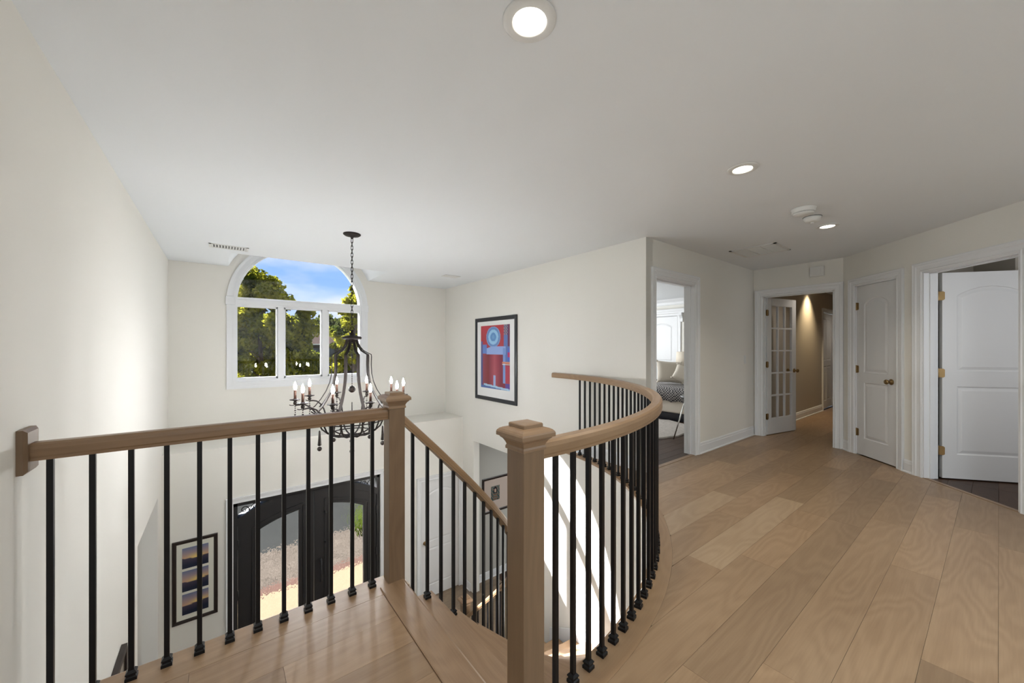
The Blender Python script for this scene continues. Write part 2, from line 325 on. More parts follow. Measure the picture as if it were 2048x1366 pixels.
# closet behind the white door, dark room behind the open door
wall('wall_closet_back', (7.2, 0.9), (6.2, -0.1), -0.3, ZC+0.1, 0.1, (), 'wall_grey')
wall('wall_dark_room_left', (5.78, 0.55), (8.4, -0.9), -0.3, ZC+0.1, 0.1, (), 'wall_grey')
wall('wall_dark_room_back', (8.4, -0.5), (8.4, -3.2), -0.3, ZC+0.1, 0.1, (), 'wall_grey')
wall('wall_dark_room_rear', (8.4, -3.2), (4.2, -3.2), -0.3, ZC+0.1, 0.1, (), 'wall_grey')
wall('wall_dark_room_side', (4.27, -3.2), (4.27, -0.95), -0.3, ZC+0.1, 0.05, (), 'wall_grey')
# bedroom shell
wall('wall_bedroom_far', (8.5, 7.2), (8.5, 2.3), -0.3, ZC+0.1, 0.12, [(7.2-5.4, 7.2-4.63, 0, 2.04)])
wall('wall_bedroom_back', (XR+0.1, 7.2), (8.6, 7.2), -0.3, ZC+0.1, 0.12)
# lower side rooms
wall('wall_side_room_left', (-3.4, 7.0), (XL-0.12, 7.0), ZL, -0.2, 0.1)
wall('wall_side_room_end', (-3.4, 2.0), (-3.4, 7.1), ZL, -0.2, 0.1)
wall('wall_side_room_near', (XL-0.13, 2.6), (-3.4, 2.6), ZL, -0.2, 0.1)
mb = MB(); mb.box(-3.5, XL-.131, 2.5, 7.1, -.345, -.2); struct(mb.build('ceiling_side_room', 'ceiling'))
wall('wall_dining_back', (XR+0.12, 5.8), (7.0, 5.8), ZL, -0.2, 0.1, (), 'wall_room')
wall('wall_dining_end', (7.0, 5.9), (7.0, 2.5), ZL, -0.2, 0.1, (), 'wall_room')
wall('wall_dining_near', (7.0, 2.6), (XR+0.12, 2.6), ZL, -0.2, 0.1, (), 'wall_room')
# front-door wall, thick, carrying the plant shelf
FD0, FD1, FDT = 0.125, 1.985, -0.698
wall('wall_front', (XL, YF), (XR, YF), ZL, -0.12, 0.22, [(FD0-XL, FD1-XL, ZL, FDT), (2.672-XL, 3.39-XL, ZL, -0.985)])
mb = MB(); mb.box(XL, XR, YF, YB, -0.12, ZS); mb.box(XL, XR, 6.5, YB+.2, -0.13, -.12); struct(mb.build('trim_1', 'wall'), 'cream plant shelf ledge across the foyer below the arched window')
# closet behind foyer door
mb = MB(); mb.box(2.55, XR, 6.75, 6.8, ZL, -0.13); mb.box(2.5, 2.55, 6.175, 6.8, ZL, -0.13); struct(mb.build('wall_closet_foyer', 'wall_grey'))

# window wall with the arched opening
WC, WH, WZ0, WSP, WR = 1.025, 0.868, 0.80, 1.955, 0.868
def arch_pts(cx, half, z0, zs, r, n=24):
    return [(cx-half, z0)]+[(cx-r*cos(pi*k/n), zs+r*sin(pi*k/n)) for k in range(n+1)]+[(cx+half, z0)]
hole = arch_pts(WC, WH, WZ0, WSP, WR)
mb = MB(); outer = [(XL, ZS-0.15), (XR, ZS-0.15), (XR, 3.2), (XL, 3.2)]
for yy in (YB, YB+0.2): tri_face(mb, [[(x, yy, z) for x, z in outer], [(x, yy, z) for x, z in hole]])
n = len(hole)
mb._add([(x, YB, z) for x, z in hole]+[(x, YB+0.2, z) for x, z in hole], [(k, (k+1) % n, n+(k+1) % n, n+k) for k in range(n)])
struct(mb.build('wall_back', 'wall'))

# ceiling with the hole of the window recess and its vault
PC, PHALF, PY0, PR = 1.04, 0.958, 5.68, 1.057
PZ = ZC-sqrt(PR**2-PHALF**2)
mb = MB()
ch = [(PC-PHALF, PY0), (PC+PHALF, PY0), (PC+PHALF, 6.83), (PC-PHALF, 6.83)]
cout = [(XL-.3, -3.4), (12.4, -3.4), (12.4, 7.4), (XR+.12, 7.4), (XR+.12, 6.83), ch[2], ch[1], ch[0], ch[3], (XL-.3, 6.83)]
for z in (ZC, ZC+0.16):
    tri = tessellate_polygon([[Vector((*p, 0)) for p in cout]]); mb._add([(*p, z) for p in cout], [tuple(t) for t in tri])
for a, b in ((0, 1),): mb._add([(*ch[0], ZC), (*ch[1], ZC), (*ch[1], ZC+.16), (*ch[0], ZC+.16)], [(0, 1, 2, 3)])
struct(mb.build('ceiling', 'ceiling'))
a1 = math.asin((ZC-PZ)/PR); arc = [(PC-PR*cos(a1+(pi-2*a1)*k/20), PZ+PR*sin(a1+(pi-2*a1)*k/20)) for k in range(21)]
mb = MB(); mb.prism(arc+[(arc[-1][0]+.001, ZC+.012), (arc[-1][0]+.12, ZC+.012), (arc[-1][0]+.12, 3.2), (arc[0][0]-.12, 3.2), (arc[0][0]-.12, ZC+.012), (arc[0][0]-.001, ZC+.012)], PY0, YB, axis='y')
mb.box(PC-PHALF-.12, PC+PHALF+.12, PY0-0.1, PY0, ZC+.001, 3.2)
struct(mb.build('ceiling_recess', 'ceiling'), 'white barrel-vaulted recess in the ceiling over the arched window')

# curved stair wall under the hall edge
mb = MB(); ring_i = []; ring_o = []
def rw(deg): return R_WALL + (0.0 if deg < -18 else 0.055*((deg+18)/22.0)**2)
degs = [A0-3+k*1.5 for k in range(int((4-A0+3)/1.5)+1)]
rings = []
for d in degs:
    r = rw(d); rings.append([pol(r, d, ZL), pol(r+.06, d, ZL), pol(r+.06, d, -0.036), pol(r, d, -0.036)])
mb.loft(rings, smooth=False)
for i in range(len(mb.sm)): mb.sm[i] = True
sw = struct(mb.build('wall_stair', 'wall')); m_ = sw.modifiers.new('e', 'EDGE_SPLIT')
# white skirt following the stair on that wall
rings = []
for k in range(0, 60):
    d = A0+4+k*(4-A0-4)/59.0; zl = -(d-A0)/DA*RISE; r = rw(d)-0.001
    rings.append([pol(r-.012, d, max(zl-.25, ZL)), pol(r, d, max(zl-.25, ZL)), pol(r, d, zl+.10), pol(r-.012, d, zl+.10)])
mb = MB(); mb.loft(rings); struct(mb.build('baseboard_stair', 'trim'))

# ---------------------------------------------------------------- floors
PW = 0.197
def ycirc(x, R):
    d = R*R-(x-CX)**2
    return CY-sqrt(d) if d > 0 else 99
def clip(poly, nx, ny, c):      # keep nx*x+ny*y <= c
    out = []
    for i, p in enumerate(poly):
        q = poly[(i+1) % len(poly)]; a = nx*p[0]+ny*p[1]-c; b = nx*q[0]+ny*q[1]-c
        if a <= 0: out.append(p)
        if (a < 0) != (b < 0) and a != b: t = a/(a-b); out.append((p[0]+t*(q[0]-p[0]), p[1]+t*(q[1]-p[1])))
    return out
def hall_poly(xa, xb, ya, yb):
    """plank rectangle minus the stairwell"""
    g = 0.0005; xa += g; xb -= g; ya += g; yb -= g; segs = []; cur = []
    def top(x):
        if x < 0.674: t = 1.969
        elif x < 0.81: t = 0.905
        elif x <= CX+R_BAND: t = ycirc(x, R_BAND)
        else: t = 99
        return min(yb, t)
    n = max(2, int((xb-xa)/0.008)); xs = sorted(set([xa+(xb-xa)*k/n for k in range(n+1)]+[x for x in (0.6735, 0.6745, 0.8095, 0.8105) if xa < x < xb]))
    for x in xs:
        t = top(x)
        if t > ya+0.0015: cur.append((x, t))
        else:
            if len(cur) > 1: segs.append(cur)
            cur = []
    if len(cur) > 1: segs.append(cur)
    # region above the circle centre line and right of it is not needed
    res = []
    for s in segs:
        slim = [s[0]]
        for k in range(1, len(s)-1):
            (x0, y0), (x1, y1), (x2, y2) = slim[-1], s[k], s[k+1]
            if abs((y1-y0)*(x2-x0)-(y2-y0)*(x1-x0)) > 2e-5: slim.append(s[k])
        slim.append(s[-1])
        res.append([(s[0][0], ya), (s[-1][0], ya)]+slim[::-1])
    return res
def slab_rects():
    mb = MB()
    mb.box(XL, 0.70, -2.6, 2.12, -0.30, -0.013)
    mb.box(0.70, 0.86, -2.6, 0.95, -0.30, -0.013)
    xs = [0.86+0.04*k for k in range(int((3.42-0.86)/0.04)+1)]
    for a, b in zip(xs, xs[1:]):
        y = min(ycirc(a, R_EDGE+.055), ycirc(b, R_EDGE+.055), 3.62)
        mb.prism([(a, -2.6), (b, -2.6), (b, min(ycirc(b, R_EDGE+.055), 3.62)), (a, min(ycirc(a, R_EDGE+.055), 3.62))], -0.30, -0.013)
    x0 = xs[-1]-.002
    mb.box(x0, 6.4, -0.9, YW+0.02, -0.30, -0.013); mb.box(3.484, 3.56, YW, 3.62, -0.30, -0.013); mb.box(6.4, 12.2, 0.9, 2.3, -0.30, -0.013); mb.box(x0, 4.2, -2.6, -0.9, -0.3, -0.013)
    return mb
floor = struct(slab_rects().build('floor', 'subfloor'))
JOINTS = {0: [-.2, .95, 2.3, 4.2, 5.6], 1: [-.4, 1.1, 3.16, 4.9], 2: [0.4, 1.76, 3.9, 5.3], 3: [-.1, 1.49, 3.63, 5.1], 4: [0.3, 2.57, 3.28, 3.64, 4.9, 5.8], 5: [1.2, 2.3, 3.82, 5.2],
          6: [0.1, 3.11, 4.6], 7: [1.9, 3.52, 5.0], 8: [0.2, 4.1, 5.6], 9: [-.1, 4.5], 10: [3.9, 5.4], -1: [.5, 2.2, 4.0], -2: [1.2, 3.1], -3: [.2, 2.6], -4: [1.5, 3.3]}
LIGHTP = {(5, 2.3), (7, 1.9)}
def plank_at(poly, z1, mat, parent, th=0.012):
    cx = sum(p[0] for p in poly)/len(poly); cy = sum(p[1] for p in poly)/len(poly)
    mb = MB(); mb.prism([(p[0]-cx, p[1]-cy) for p in poly], -th, 0); return mb.build('plank', mat, parent, (cx, cy, z1))
for k in range(-13, 16):
    ya, yb = k*PW+0.001, (k+1)*PW+0.001
    js = JOINTS.get(k, [random.uniform(0, 1.5), random.uniform(2, 3.4), random.uniform(4, 5.8)] if k < 11 else [1.4])
    if k == 11: js = [1.2, 3.479, 5.1]
    xs = [XL]+sorted(js)+[6.40 if k < 12 else 3.479]
    if 4 < k < 12: xs[-1:] = [6.9, 8.6, 10.1, 12.2]
    for xa, xb in zip(xs, xs[1:]):
        if xb-xa < 0.02: continue
        for poly in hall_poly(max(xa, XL), xb, ya, yb):
            poly = clip(poly, 0, 1, YW+0.012) if poly[0][0] > 3.475 else clip(poly, 0, 1, 3.60)
            if poly and k < 6: poly = clip(poly, 1, -1, DC+0.012)
            if poly and k < 0: poly = clip(poly, 1, 0, 4.15 if k < -5 else 9)
            if len(poly) > 2 and max(p[0] for p in poly)-min(p[0] for p in poly) > 0.01:
                p = plank_at(poly, 0, 'oak_pale' if (k, xa) in LIGHTP else 'oak_x', floor)
# pale / dark single boards are per-object random tints; curved border band and straight nosings
NOSE = lambda w, t=0.026: [(-w/2, 0), (w/2-t/2, 0), (w/2-t*.15, -t*.2), (w/2, -t/2), (w/2-t*.15, -t*.8), (w/2-t/2, -t), (-w/2, -t)]
# curve runs counter-clockwise; sweep side vector points outward (right of travel)
prof = [(R_EDGE-2.5, -0.006), (R_EDGE-2.5+.004, 0.0), (R_BAND-2.5-.001, 0.0), (R_BAND-2.5-.001, -0.0125), (R_EDGE+.034-2.5, -0.0125), (R_EDGE+.034-2.5, -0.030), (R_EDGE-2.5+.008, -0.030), (R_EDGE-2.5, -0.022)]
pts = [pol(2.5, d) for d in np.arange(-92.0, -2.6, 1.0)]
mb = MB(); mb.sweep(pts, prof); o = mb.build('trim_2', 'oak_uv'); struct(o, 'curved oak nosing board under the curved railing along the hall edge')
mb = MB(); pf = [(.675, -.0125), (.675, .004), (.679, .007), (.800, .007), (.808, .003), (.812, -.011), (.808, -.025), (.800, -.030), (.772, -.030), (.772, -.0125)]; mb.loft([[(x, y, z) for x, z in pf] for y in (.925, 2.03)])
o = mb.build('trim_3', 'oak_y'); struct(o, 'straight oak nosing board at the top of the stairs between two newels')
mb = MB(); pf = [(1.971, -.0125), (1.971, 0), (2.134, 0), (2.142, -.003), (2.147, -.014), (2.142, -.026), (2.134, -.030), (2.105, -.030), (2.105, -.0125)]; mb.loft([[(x, y, z) for y, z in pf] for x in (XL, .8155)])
o = mb.build('trim_4', 'oak_x'); struct(o, 'oak nosing board under the straight railing at the landing edge')
mb = MB(); mb.box(XL, .80, 2.09, 2.13, -0.32, -0.030); mb.box(0.76, 0.80, 0.95, 2.10, -0.32, -0.030)
struct(mb.build('trim_5', 'trim'), 'white fascia below the landing edge')

# lower foyer floor
fy = MB(); fy.box(-3.4, 7.1, -2.6, 7.1, ZL-0.3, ZL-0.012); fy = struct(fy.build('floor_lower', 'subfloor'))
rr = random.Random(3); y = 1.2
while y < YF+.3:
    x = -0.6+rr.uniform(-.6, 0)
    while x < 6.9:
        x2 = x+rr.uniform(1.0, 1.9); a = max(x, XL-.1); b = min(x2, 6.95)
        if b-a > .05: plank_at([(a+.001, y+.001), (b-.001, y+.001), (b-.001, y+.149), (a+.001, y+.149)], ZL, 'foyerwood' if a < XR+.1 else 'darkwood', fy)
        x = x2
    y += .15
mb = MB(); mb.box(3.62, 8.6, YW+0.12, 7.2, -0.2, -0.013); bf = struct(mb.build('floor_bedroom', 'subfloor'))
y = YW+0.02; rr = random.Random(5)
while y < 7.1:
    x = 3.65 if y < YW+.1 else 3.5; xe = 4.51 if y < YW+.1 else 8.45
    while x < xe:
        x2 = min(x+rr.uniform(.9, 1.6), xe); plank_at([(x+.001, y+.001), (x2-.001, y+.001), (x2-.001, y+.124), (x+.001, y+.124)], -0.001, 'darkwood', bf); x = x2
    y += .125
mb = MB(); mb.prism([(5.8, .62), (8.4, -.8), (8.4, -3.2), (4.27, -3.2), (4.27, -.85), (4.94, -.15)], -0.2, -0.013); df = struct(mb.build('floor_dark_room', 'subfloor'))
for k in range(-9, 4):
    for xa, xb in ((4.3, 5.6), (5.6, 7.0), (7.0, 8.35)):
        poly = [(xa+.001, k*.15+.001), (xb-.001, k*.15+.001), (xb-.001, k*.15+.149), (xa+.001, k*.15+.149)]
        poly = clip(poly, -1, 1, -DC-.03); poly = clip(poly, 1.45/2.62, 1, 0.55+5.78*1.45/2.62) if poly else poly
        if len(poly) > 2: plank_at(poly, -0.001, 'darkwood', df)

# thresholds
def frame(p0, ang): return (p0[0], p0[1], 0), ang
FB = ((XR, YW, 0), 0.0); FX = ((XF, YW, 0), -pi/2); FDg = ((XF+.02, XF+.02-DC, 0), radians(-135))
mb = MB(); mb.box(3.65-XR, 4.51-XR, 0.0, 0.05, -.012, 0.004); struct(mb.build('trim_6', 'oak_x', None, *FB), 'thin oak threshold strip in the bedroom doorway')
sa, sb = DS(5.515)+.0283, DS(4.945)+.0283
mb = MB(); mb.box(sa, sb, -0.004, 0.035, -.012, 0.004); struct(mb.build('trim_7', 'oak_x', None, *FDg), 'thin oak threshold strip in the dark room doorway')

# ---------------------------------------------------------------- casings, baseboards
CASE = [(0, 0), (0, .010), (.012, .016), (.020, .012), (.050, .015), (.062, .022), (.074, .022), (.088, .026), (.092, .024), (.092, 0)]
def casing(name, s0, s1, zb, zt, F, label, w=.092, right=True, left=True, mat='trim'):
    """moulded casing with mitred head; sits on the wall face, local -y is the room"""
    mb = MB(); sc = w/.092
    def ring(s, z, ds, dz): return [(s+ds*a*sc, -b, z+dz*a*sc) for a, b in CASE]
    if left: mb.loft([ring(s0, zb, -1, 0), ring(s0, zt, -1, 1)])
    mb.loft([ring(s0, zt, -1, 1), ring(s1, zt, 1, 1)])
    if right: mb.loft([ring(s1, zt, 1, 1), ring(s1, zb, 1, 0)])
    return struct(mb.build(name, mat, None, *F), label)
def jamb(name, s0, s1, zt, F, label, th=.12, stop=True, zb=0.0):
    mb = MB(); mb.box(s0-.001, s0+.016, -.004, th, zb, zt); mb.box(s1-.016, s1+.001, -.004, th, zb, zt); mb.box(s0, s1, -.004, th, zt-.016, zt)
    if stop:
        mb.box(s0+.016, s0+.026, .045, .08, zb, zt-.016); mb.box(s1-.026, s1-.016, .045, .08, zb, zt-.016); mb.box(s0+.016, s1-.016, .045, .08, zt-.026, zt-.016)
    return struct(mb.build(name, 'trim', None, *F), label)
casing('trim_8', 3.66-XR, 4.495-XR, 0, 2.05, FB, 'white moulded casing around the bedroom doorway')
jamb('trim_9', 3.645-XR, 4.51-XR, 2.05, FB, 'white jamb lining of the bedroom doorway', .13)
casing('trim_10', .117, .933, 0, 2.038, FX, 'white moulded casing around the french door')
jamb('trim_11', .115, .935, 2.045, FX, 'white jamb lining of the french door')
c0, c1 = DS(6.127)+.0283, DS(5.715)+.0283
casing('trim_12', c0+.003, c1-.003, 0, 2.042, FDg, 'white moulded casing around the closed closet door', w=.085)
jamb('trim_13', c0, c1, 2.045, FDg, 'white jamb lining of the closed closet door')
casing('trim_14', sa+.003, sb-.003, 0, 2.042, FDg, 'white moulded casing around the open door at the right edge')
jamb('trim_15', sa, sb, 2.045, FDg, 'white jamb lining of the open door at the right edge')
BPROF = [(0, 0), (.026, 0), (.026, .012), (.016, .018), (.016, .095), (.012, .105), (.012, .118), (.006, .132), (0, .132)]
def baseboard(name, s0, s1, F, z=0.0, mat='trim'):
    mb = MB(); mb.loft([[(s, -a, z+b) for a, b in BPROF] for s in (s0, s1)]); return struct(mb.build(name, mat, None, *F))
baseboard('baseboard_bedroom_wall', 4.59-XR, XF-XR-.02, FB)
baseboard('baseboard_diagonal', c1+.088, sa-.092, FDg)
baseboard('baseboard_diagonal_left', .03, c0-.083, FDg)
baseboard('baseboard_painting_wall', -1.40, 0.0, ((XR, YW, 0), -pi/2))
baseboard('baseboard_corridor', 0, 9.70-XF-.115, ((XF+.115, 2.21, 0), 0))
baseboard('baseboard_left', 0, 4.6, ((XL, -2.6, 0), pi/2))
baseboard('baseboard_foyer_right', 0, .25, ((XR, 5.93, 0), -pi/2), ZL)
baseboard('baseboard_dining', 0, 3.2, ((XR+.12, 5.8, 0), 0), ZL)

# ---------------------------------------------------------------- doors
def knob(parent, x, z, y=0.0, side=-1, mat='brass', name='knob'):
    m = Matrix.Translation((x, y, z)) @ Matrix.Rotation(pi/2*(1 if side < 0 else -1), 4, 'X')
    mb = MB(); mb.lathe([(.001, 0), (.032, 0), (.032, .005), (.026, .009), (.012, .012), (.010, .030), (.020, .036), (.027, .046), (.027, .054), (.020, .062), (.001, .065)], 20, m)
    return mb.build(name, mat, parent)
def hinge(parent, x, z, y=0.0, mat='brass', wide=.032):
    mb = MB()
    pl = [(wide*a, b) for a, b in ((0, -.044), (.75, -.044), (1, -.034), (1, .034), (.75, .044), (0, .044))]
    mb.prism([(x+a, z+b) for a, b in pl], y-.003, y-.0005, axis='y'); mb.prism([(x-a, z+b) for a, b in pl][::-1], y-.003, y-.0005, axis='y')
    mb.lathe([(.005, z-.046), (.0055, z-.044), (.0055, z+.044), (.005, z+.046)], 8, Matrix.Translation((x, y-.006, 0)))
    return mb.build('hinge', mat, parent)
def panel_door(name, label, w, h, F, loc, rz, panels, t=.035, kn=None, hinges=(), hx=0, mat='door', back=True):
    """leaf in local x 0..w, front face y=0 (towards -y)"""
    root = bpy.data.objects.new(name, None); COL.objects.link(root); root.location = loc; root.rotation_euler = (0, 0, rz); struct(root, label)
    mb = MB(); outs = []
    for (x0, x1, z0, z1, ar) in panels:
        if ar: n = 14; c = (x0+x1)/2; hw = (x1-x0)/2; R = (hw*hw+ar*ar)/(2*ar); a = math.asin(hw/R)
        top = [(x1, z1), (x0, z1)] if not ar else [(c+R*sin(a-2*a*k/n), z1-R+ar+R*cos(a-2*a*k/n)-0) for k in range(n+1)]
        if ar: top = [(c+R*sin(a-2*a*k/n), (z1-ar)+(R*cos(a-2*a*k/n)-R*cos(a))) for k in range(n+1)]
        outs.append([(x0, z0), (x1, z0)]+top)
    def inset(o, d):
        n = len(o); r = []
        for i, p in enumerate(o):
            a = Vector(o[i-1]); b = Vector(p); c = Vector(o[(i+1) % n]); e1 = (b-a).normalized(); e2 = (c-b).normalized(); n1 = Vector((-e1.y, e1.x)); n2 = Vector((-e2.y, e2.x)); q = (n1+n2); q = q/max(q.dot(n1), .3); r.append(tuple(b+q*d))
        return r
    rect = [(0, 0), (w, 0), (w, h), (0, h)]
    tri_face(mb, [[(x, 0, z) for x, z in rect]]+[[(x, 0, z) for x, z in o] for o in outs])
    mb._add([(0, 0, 0), (w, 0, 0), (w, 0, h), (0, 0, h), (0, t, 0), (w, t, 0), (w, t, h), (0, t, h)], [(0, 1, 5, 4), (1, 2, 6, 5), (2, 3, 7, 6), (3, 0, 4, 7), (4, 5, 6, 7)])
    o = mb.build('leaf', mat, root)
    for out in outs:
        mb = MB(); rings = [[(x, y, z) for x, z in inset(out, d)] for d, y in ((0, 0), (.006, .007), (.014, .009), (.022, .007), (.040, .002), (.044, .0015))]
        mb.loft(rings, caps=False, smooth=False); tri_face(mb, [rings[-1]]); mb.build('panel', mat, root)
    if kn: knob(root, kn[0], kn[1])
    for z in hinges: hinge(root, hx, z)
    return root
# closed closet door on the diagonal wall
sw_ = c1-c0-.032-.006; ox = c0+.019
def fpos(F, s, y, z=0):
    a = F[1]; return (F[0][0]+s*cos(a)-y*sin(a), F[0][1]+s*sin(a)+y*cos(a), z)
root = panel_door('door_1', 'closed white narrow two-panel closet door with brass knob', sw_, 2.015, FDg, fpos(FDg, ox, .008, .012), FDg[1],
    [(.105, sw_-.105, .985, 1.865, .075), (.105, sw_-.105, .20, .865, 0)], kn=(sw_-.065, .905), hinges=(.26, 1.02, 1.78), hx=-.002)
mb = MB(); mb.box(sw_-.002, sw_+.0015, -.002, .02, .875, .935); mb.build('strike_plate', 'brass', root)
# open door at the right edge
hp = (5.603, 0.352)
ang = atan2(-0.777, 0.63)
root = panel_door('door_2', 'white two-panel door standing open at the right edge', .775, 2.015, None, (hp[0]+.012, hp[1]-.012, .012), ang,
    [(.115, .66, 1.05, 1.875, .085), (.115, .66, .235, .90, 0)])
for z in (.268, 1.03, 1.79):
    h1 = hinge(root, -.026, z, y=-.002, wide=.043); h1.rotation_euler = (0, 0, radians(-32))
# latch edge
# french door
root = bpy.data.objects.new('door_3', None); COL.objects.link(root); root.location = (6.345, 2.078, .012); root.rotation_euler = (0, 0, atan2(-.2, .98)); struct(root, 'white fifteen-pane french door standing open into the corridor')
W, H, T = .745, 2.015, .035
mb = MB(); mb.box(0, .105, 0, T, 0, H); mb.box(W-.105, W, 0, T, 0, H); mb.box(.105, W-.105, 0, T, 0, .235); mb.box(.105, W-.105, 0, T, H-.115, H); mb.build('leaf_frame', 'door', root, bevel=.002)
gx = [(.105+(W-.21)*k/3) for k in range(4)]; gz = [(.235+(H-.35)*k/5) for k in range(6)]
for x in gx[1:3]: MB().box(x-.011, x+.011, .004, T-.004, .235, H-.115).build('muntin', 'door', root)
for z in gz[1:5]: MB().box(.105, W-.105, .003, T-.003, z-.011, z+.011).build('muntin', 'door', root)
pm = None
for i in range(3):
    for j in range(5):
        o = MB().box(gx[i]+.009, gx[i+1]-.009, T/2-.002, T/2+.002, gz[j]+.009, gz[j+1]-.009).build('pane', 'glass', root)
knob(root, W-.055, .925); knob(root, W-.055, .925, T, 1)
for z in (.268, 1.03, 1.79): hinge(root, -.005, z)
# chrome strike on bedroom jamb
mb = MB(); mb.box(4.490-XR, 4.4945-XR, .048, .075, .96, 1.03); struct(mb.build('trim_16', 'brass', None, *FB), 'small brass strike plate on the bedroom door jamb')
# bifold closet doors in the corridor
casing('trim_17', 9.77-XF-.115, 11.39-XF-.115, 0, 2.03, ((XF+.115, 2.21, 0), 0), 'white casing around the corridor closet', w=.07)
for i in range(4):
    w = .40; x0 = 9.775+i*.404
    r_ = panel_door('door_%d' % (4+i), ['leftmost', 'second', 'third', 'rightmost'][i]+' white bifold panel of the corridor closet', w, 1.99, None, (x0, 2.225+(.02 if i % 2 else 0), .02), 0, [(.07, w-.07, 1.0, 1.87, 0), (.07, w-.07, .16, .88, 0)])
# foyer closet door
casing('trim_18', 2.672, 3.392, ZL, -.985, ((0, YF, 0), 0), 'white casing around the foyer closet door', w=.08, right=True)
panel_door('door_8', 'closed white panel closet door in the lower foyer beside the front doors', .704, 1.99, None, (2.68, YF+.008, ZL+.01), 0, [(.1, .604, .95, 1.84, .08), (.1, .604, .2, .84, 0)], kn=(.06, .95))

# ---------------------------------------------------------------- front double door (local x, -y faces room)
fd = bpy.data.objects.new('door_9', None); COL.objects.link(fd); fd.location = (0, 6.0, 0); struct(fd, 'black iron double front door with arched rippled glass')
FC, ATOP, AR = 1.055, -.757, 1.685; AZ = ATOP-AR
def arcz(x, R): return AZ+sqrt(max(R*R-(x-FC)**2, 0))
def arcstrip(x0, x1, R, n=14): return [(x0+(x1-x0)*k/n, arcz(x0+(x1-x0)*k/n, R)) for k in range(n+1)]
mb = MB(); mb.box(FD0, FD0+.045, -.02, .14, ZL, FDT); mb.box(FD1-.045, FD1, -.02, .14, ZL, FDT); mb.box(FD0, FD1, -.02, .14, FDT-.05, FDT)
a = arcstrip(FD0+.045, FD1-.045, AR); b = arcstrip(FD0+.045, FD1-.045, AR+.085)
mb.prism([(x, min(z, FDT-.04)) for x, z in b]+a[::-1], -.02, .12, axis='y'); mb.build('frame', 'doorblack', fd)
for sgn in (0, 1):
    x0, x1 = (FD0+.048, FC-.004) if sgn == 0 else (FC+.004, FD1-.048)
    g0, g1 = (.40, .862) if sgn == 0 else (1.268, 1.745)
    outer = [(x0, ZL+.02), (x1, ZL+.02)]+arcstrip(x0, x1, AR-.006)[::-1]
    glass = [(g0, -2.55), (g1, -2.55)]+arcstrip(g0, g1, AR-.21)[::-1]
    mb = MB()
    for y in (0, .055): tri_face(mb, [[(x, y, z) for x, z in outer], [(x, y, z) for x, z in glass]])
    for lp in (outer, glass):
        n = len(lp); mb._add([(x, 0, z) for x, z in lp]+[(x, .055, z) for x, z in lp], [(k, (k+1) % n, n+(k+1) % n, n+k) for k in range(n)])
    leaf = mb.build('leaf', 'doorblack', fd)
    # raised sticking around the glass
    def ins(o, d): return [(FC+(x-FC), z) for x, z in o]
    o1 = [(g0-.075, -2.64), (g1+.075, -2.64)]+arcstrip(g0-.075, g1+.075, AR-.135)[::-1]
    o2 = [(g0-.055, -2.62), (g1+.055, -2.62)]+arcstrip(g0-.055, g1+.055, AR-.155)[::-1]
    mb = MB(); mb.loft([[(x, 0, z) for x, z in o1], [(x, -.012, z) for x, z in o1], [(x, -.012, z) for x, z in o2], [(x, -.001, z) for x, z in o2]], caps=False); mb.build('moulding', 'doorblack', leaf)
    o3 = [(g0-.02, -2.585), (g1+.02, -2.585)]+arcstrip(g0-.02, g1+.02, AR-.19)[::-1]
    mb = MB(); mb.loft([[(x, 0, z) for x, z in o3], [(x, -.010, z) for x, z in o3], [(x, -.010, z) for x, z in glass], [(x, .01, z) for x, z in glass]], caps=False); mb.build('bead', 'doorblack', leaf)
    mb = MB(); mb.prism([(x, z) for x, z in glass], .022, .030, axis='y'); mb.build('pane', 'ripple', leaf)
    hxp = FC-.06 if sgn == 0 else FC+.075
    for z in (-1.09, -1.52): MB().lathe([(.001, 0), (.016, 0), (.016, .006), (.009, .012), (.009, .04), (.014, .046), (.001, .05)], 10, Matrix.Translation((FC+.145, -.001, z)) @ Matrix.Rotation(pi/2, 4, 'X')).build('bolt', 'doorblack', leaf) if sgn else None
    for z in (-1.25, -1.9, -2.7): MB().lathe([(.009, z-.06), (.009, z+.06)], 8, Matrix.Translation(((x0+.004) if sgn == 0 else x1-.004, -.012, 0))).build('hinge', 'doorblack', leaf)
    if sgn: MB().tube([(FC+.085, -.01, -1.75), (FC+.085, -.06, -1.78), (FC+.085, -.06, -2.05), (FC+.085, -.01, -2.08)], .011, 8).build('handle', 'doorblack', leaf)
    # corner light with scrollwork
    cx0, cx1 = (FD0+.05, .56) if sgn == 0 else (1.55, FD1-.05)
    zt_ = FDT-.055
    xs = [cx0+(cx1-cx0)*k/10 for k in range(11)]
    poly = [(cx0, zt_), (cx1, zt_)] if False else [(x, min(arcz(x, AR+.083), zt_)) for x in xs]+[(cx1, zt_+.002), (cx0, zt_+.002)]
    mb = MB(); mb.prism(poly, .05, .055, axis='y'); mb.build('corner_pane', 'glass', fd)
    mb = MB(); xc = cx0+.07 if sgn == 0 else cx1-.07; sg = 1 if sgn == 0 else -1
    def spiral(cx, cz, r, a0, turns, dirn): return [(cx+r*(1-.78*t)*cos(a0+dirn*2*pi*turns*t), .035, cz+r*(1-.78*t)*sin(a0+dirn*2*pi*turns*t)) for t in [k/22 for k in range(23)]]
    mb.tube(spiral(xc, zt_-.075, .058, -pi/2, 1.2, sg), .006, 6); mb.tube(spiral(xc+sg*.115, zt_-.055, .042, pi/2+.6, 1.2, -sg), .006, 6); mb.tube([(xc-sg*.06, .035, zt_-.15), (xc, .035, zt_-.134), (xc+sg*.05, .035, zt_-.09), (xc+sg*.09, .035, zt_-.03)], .006, 6)
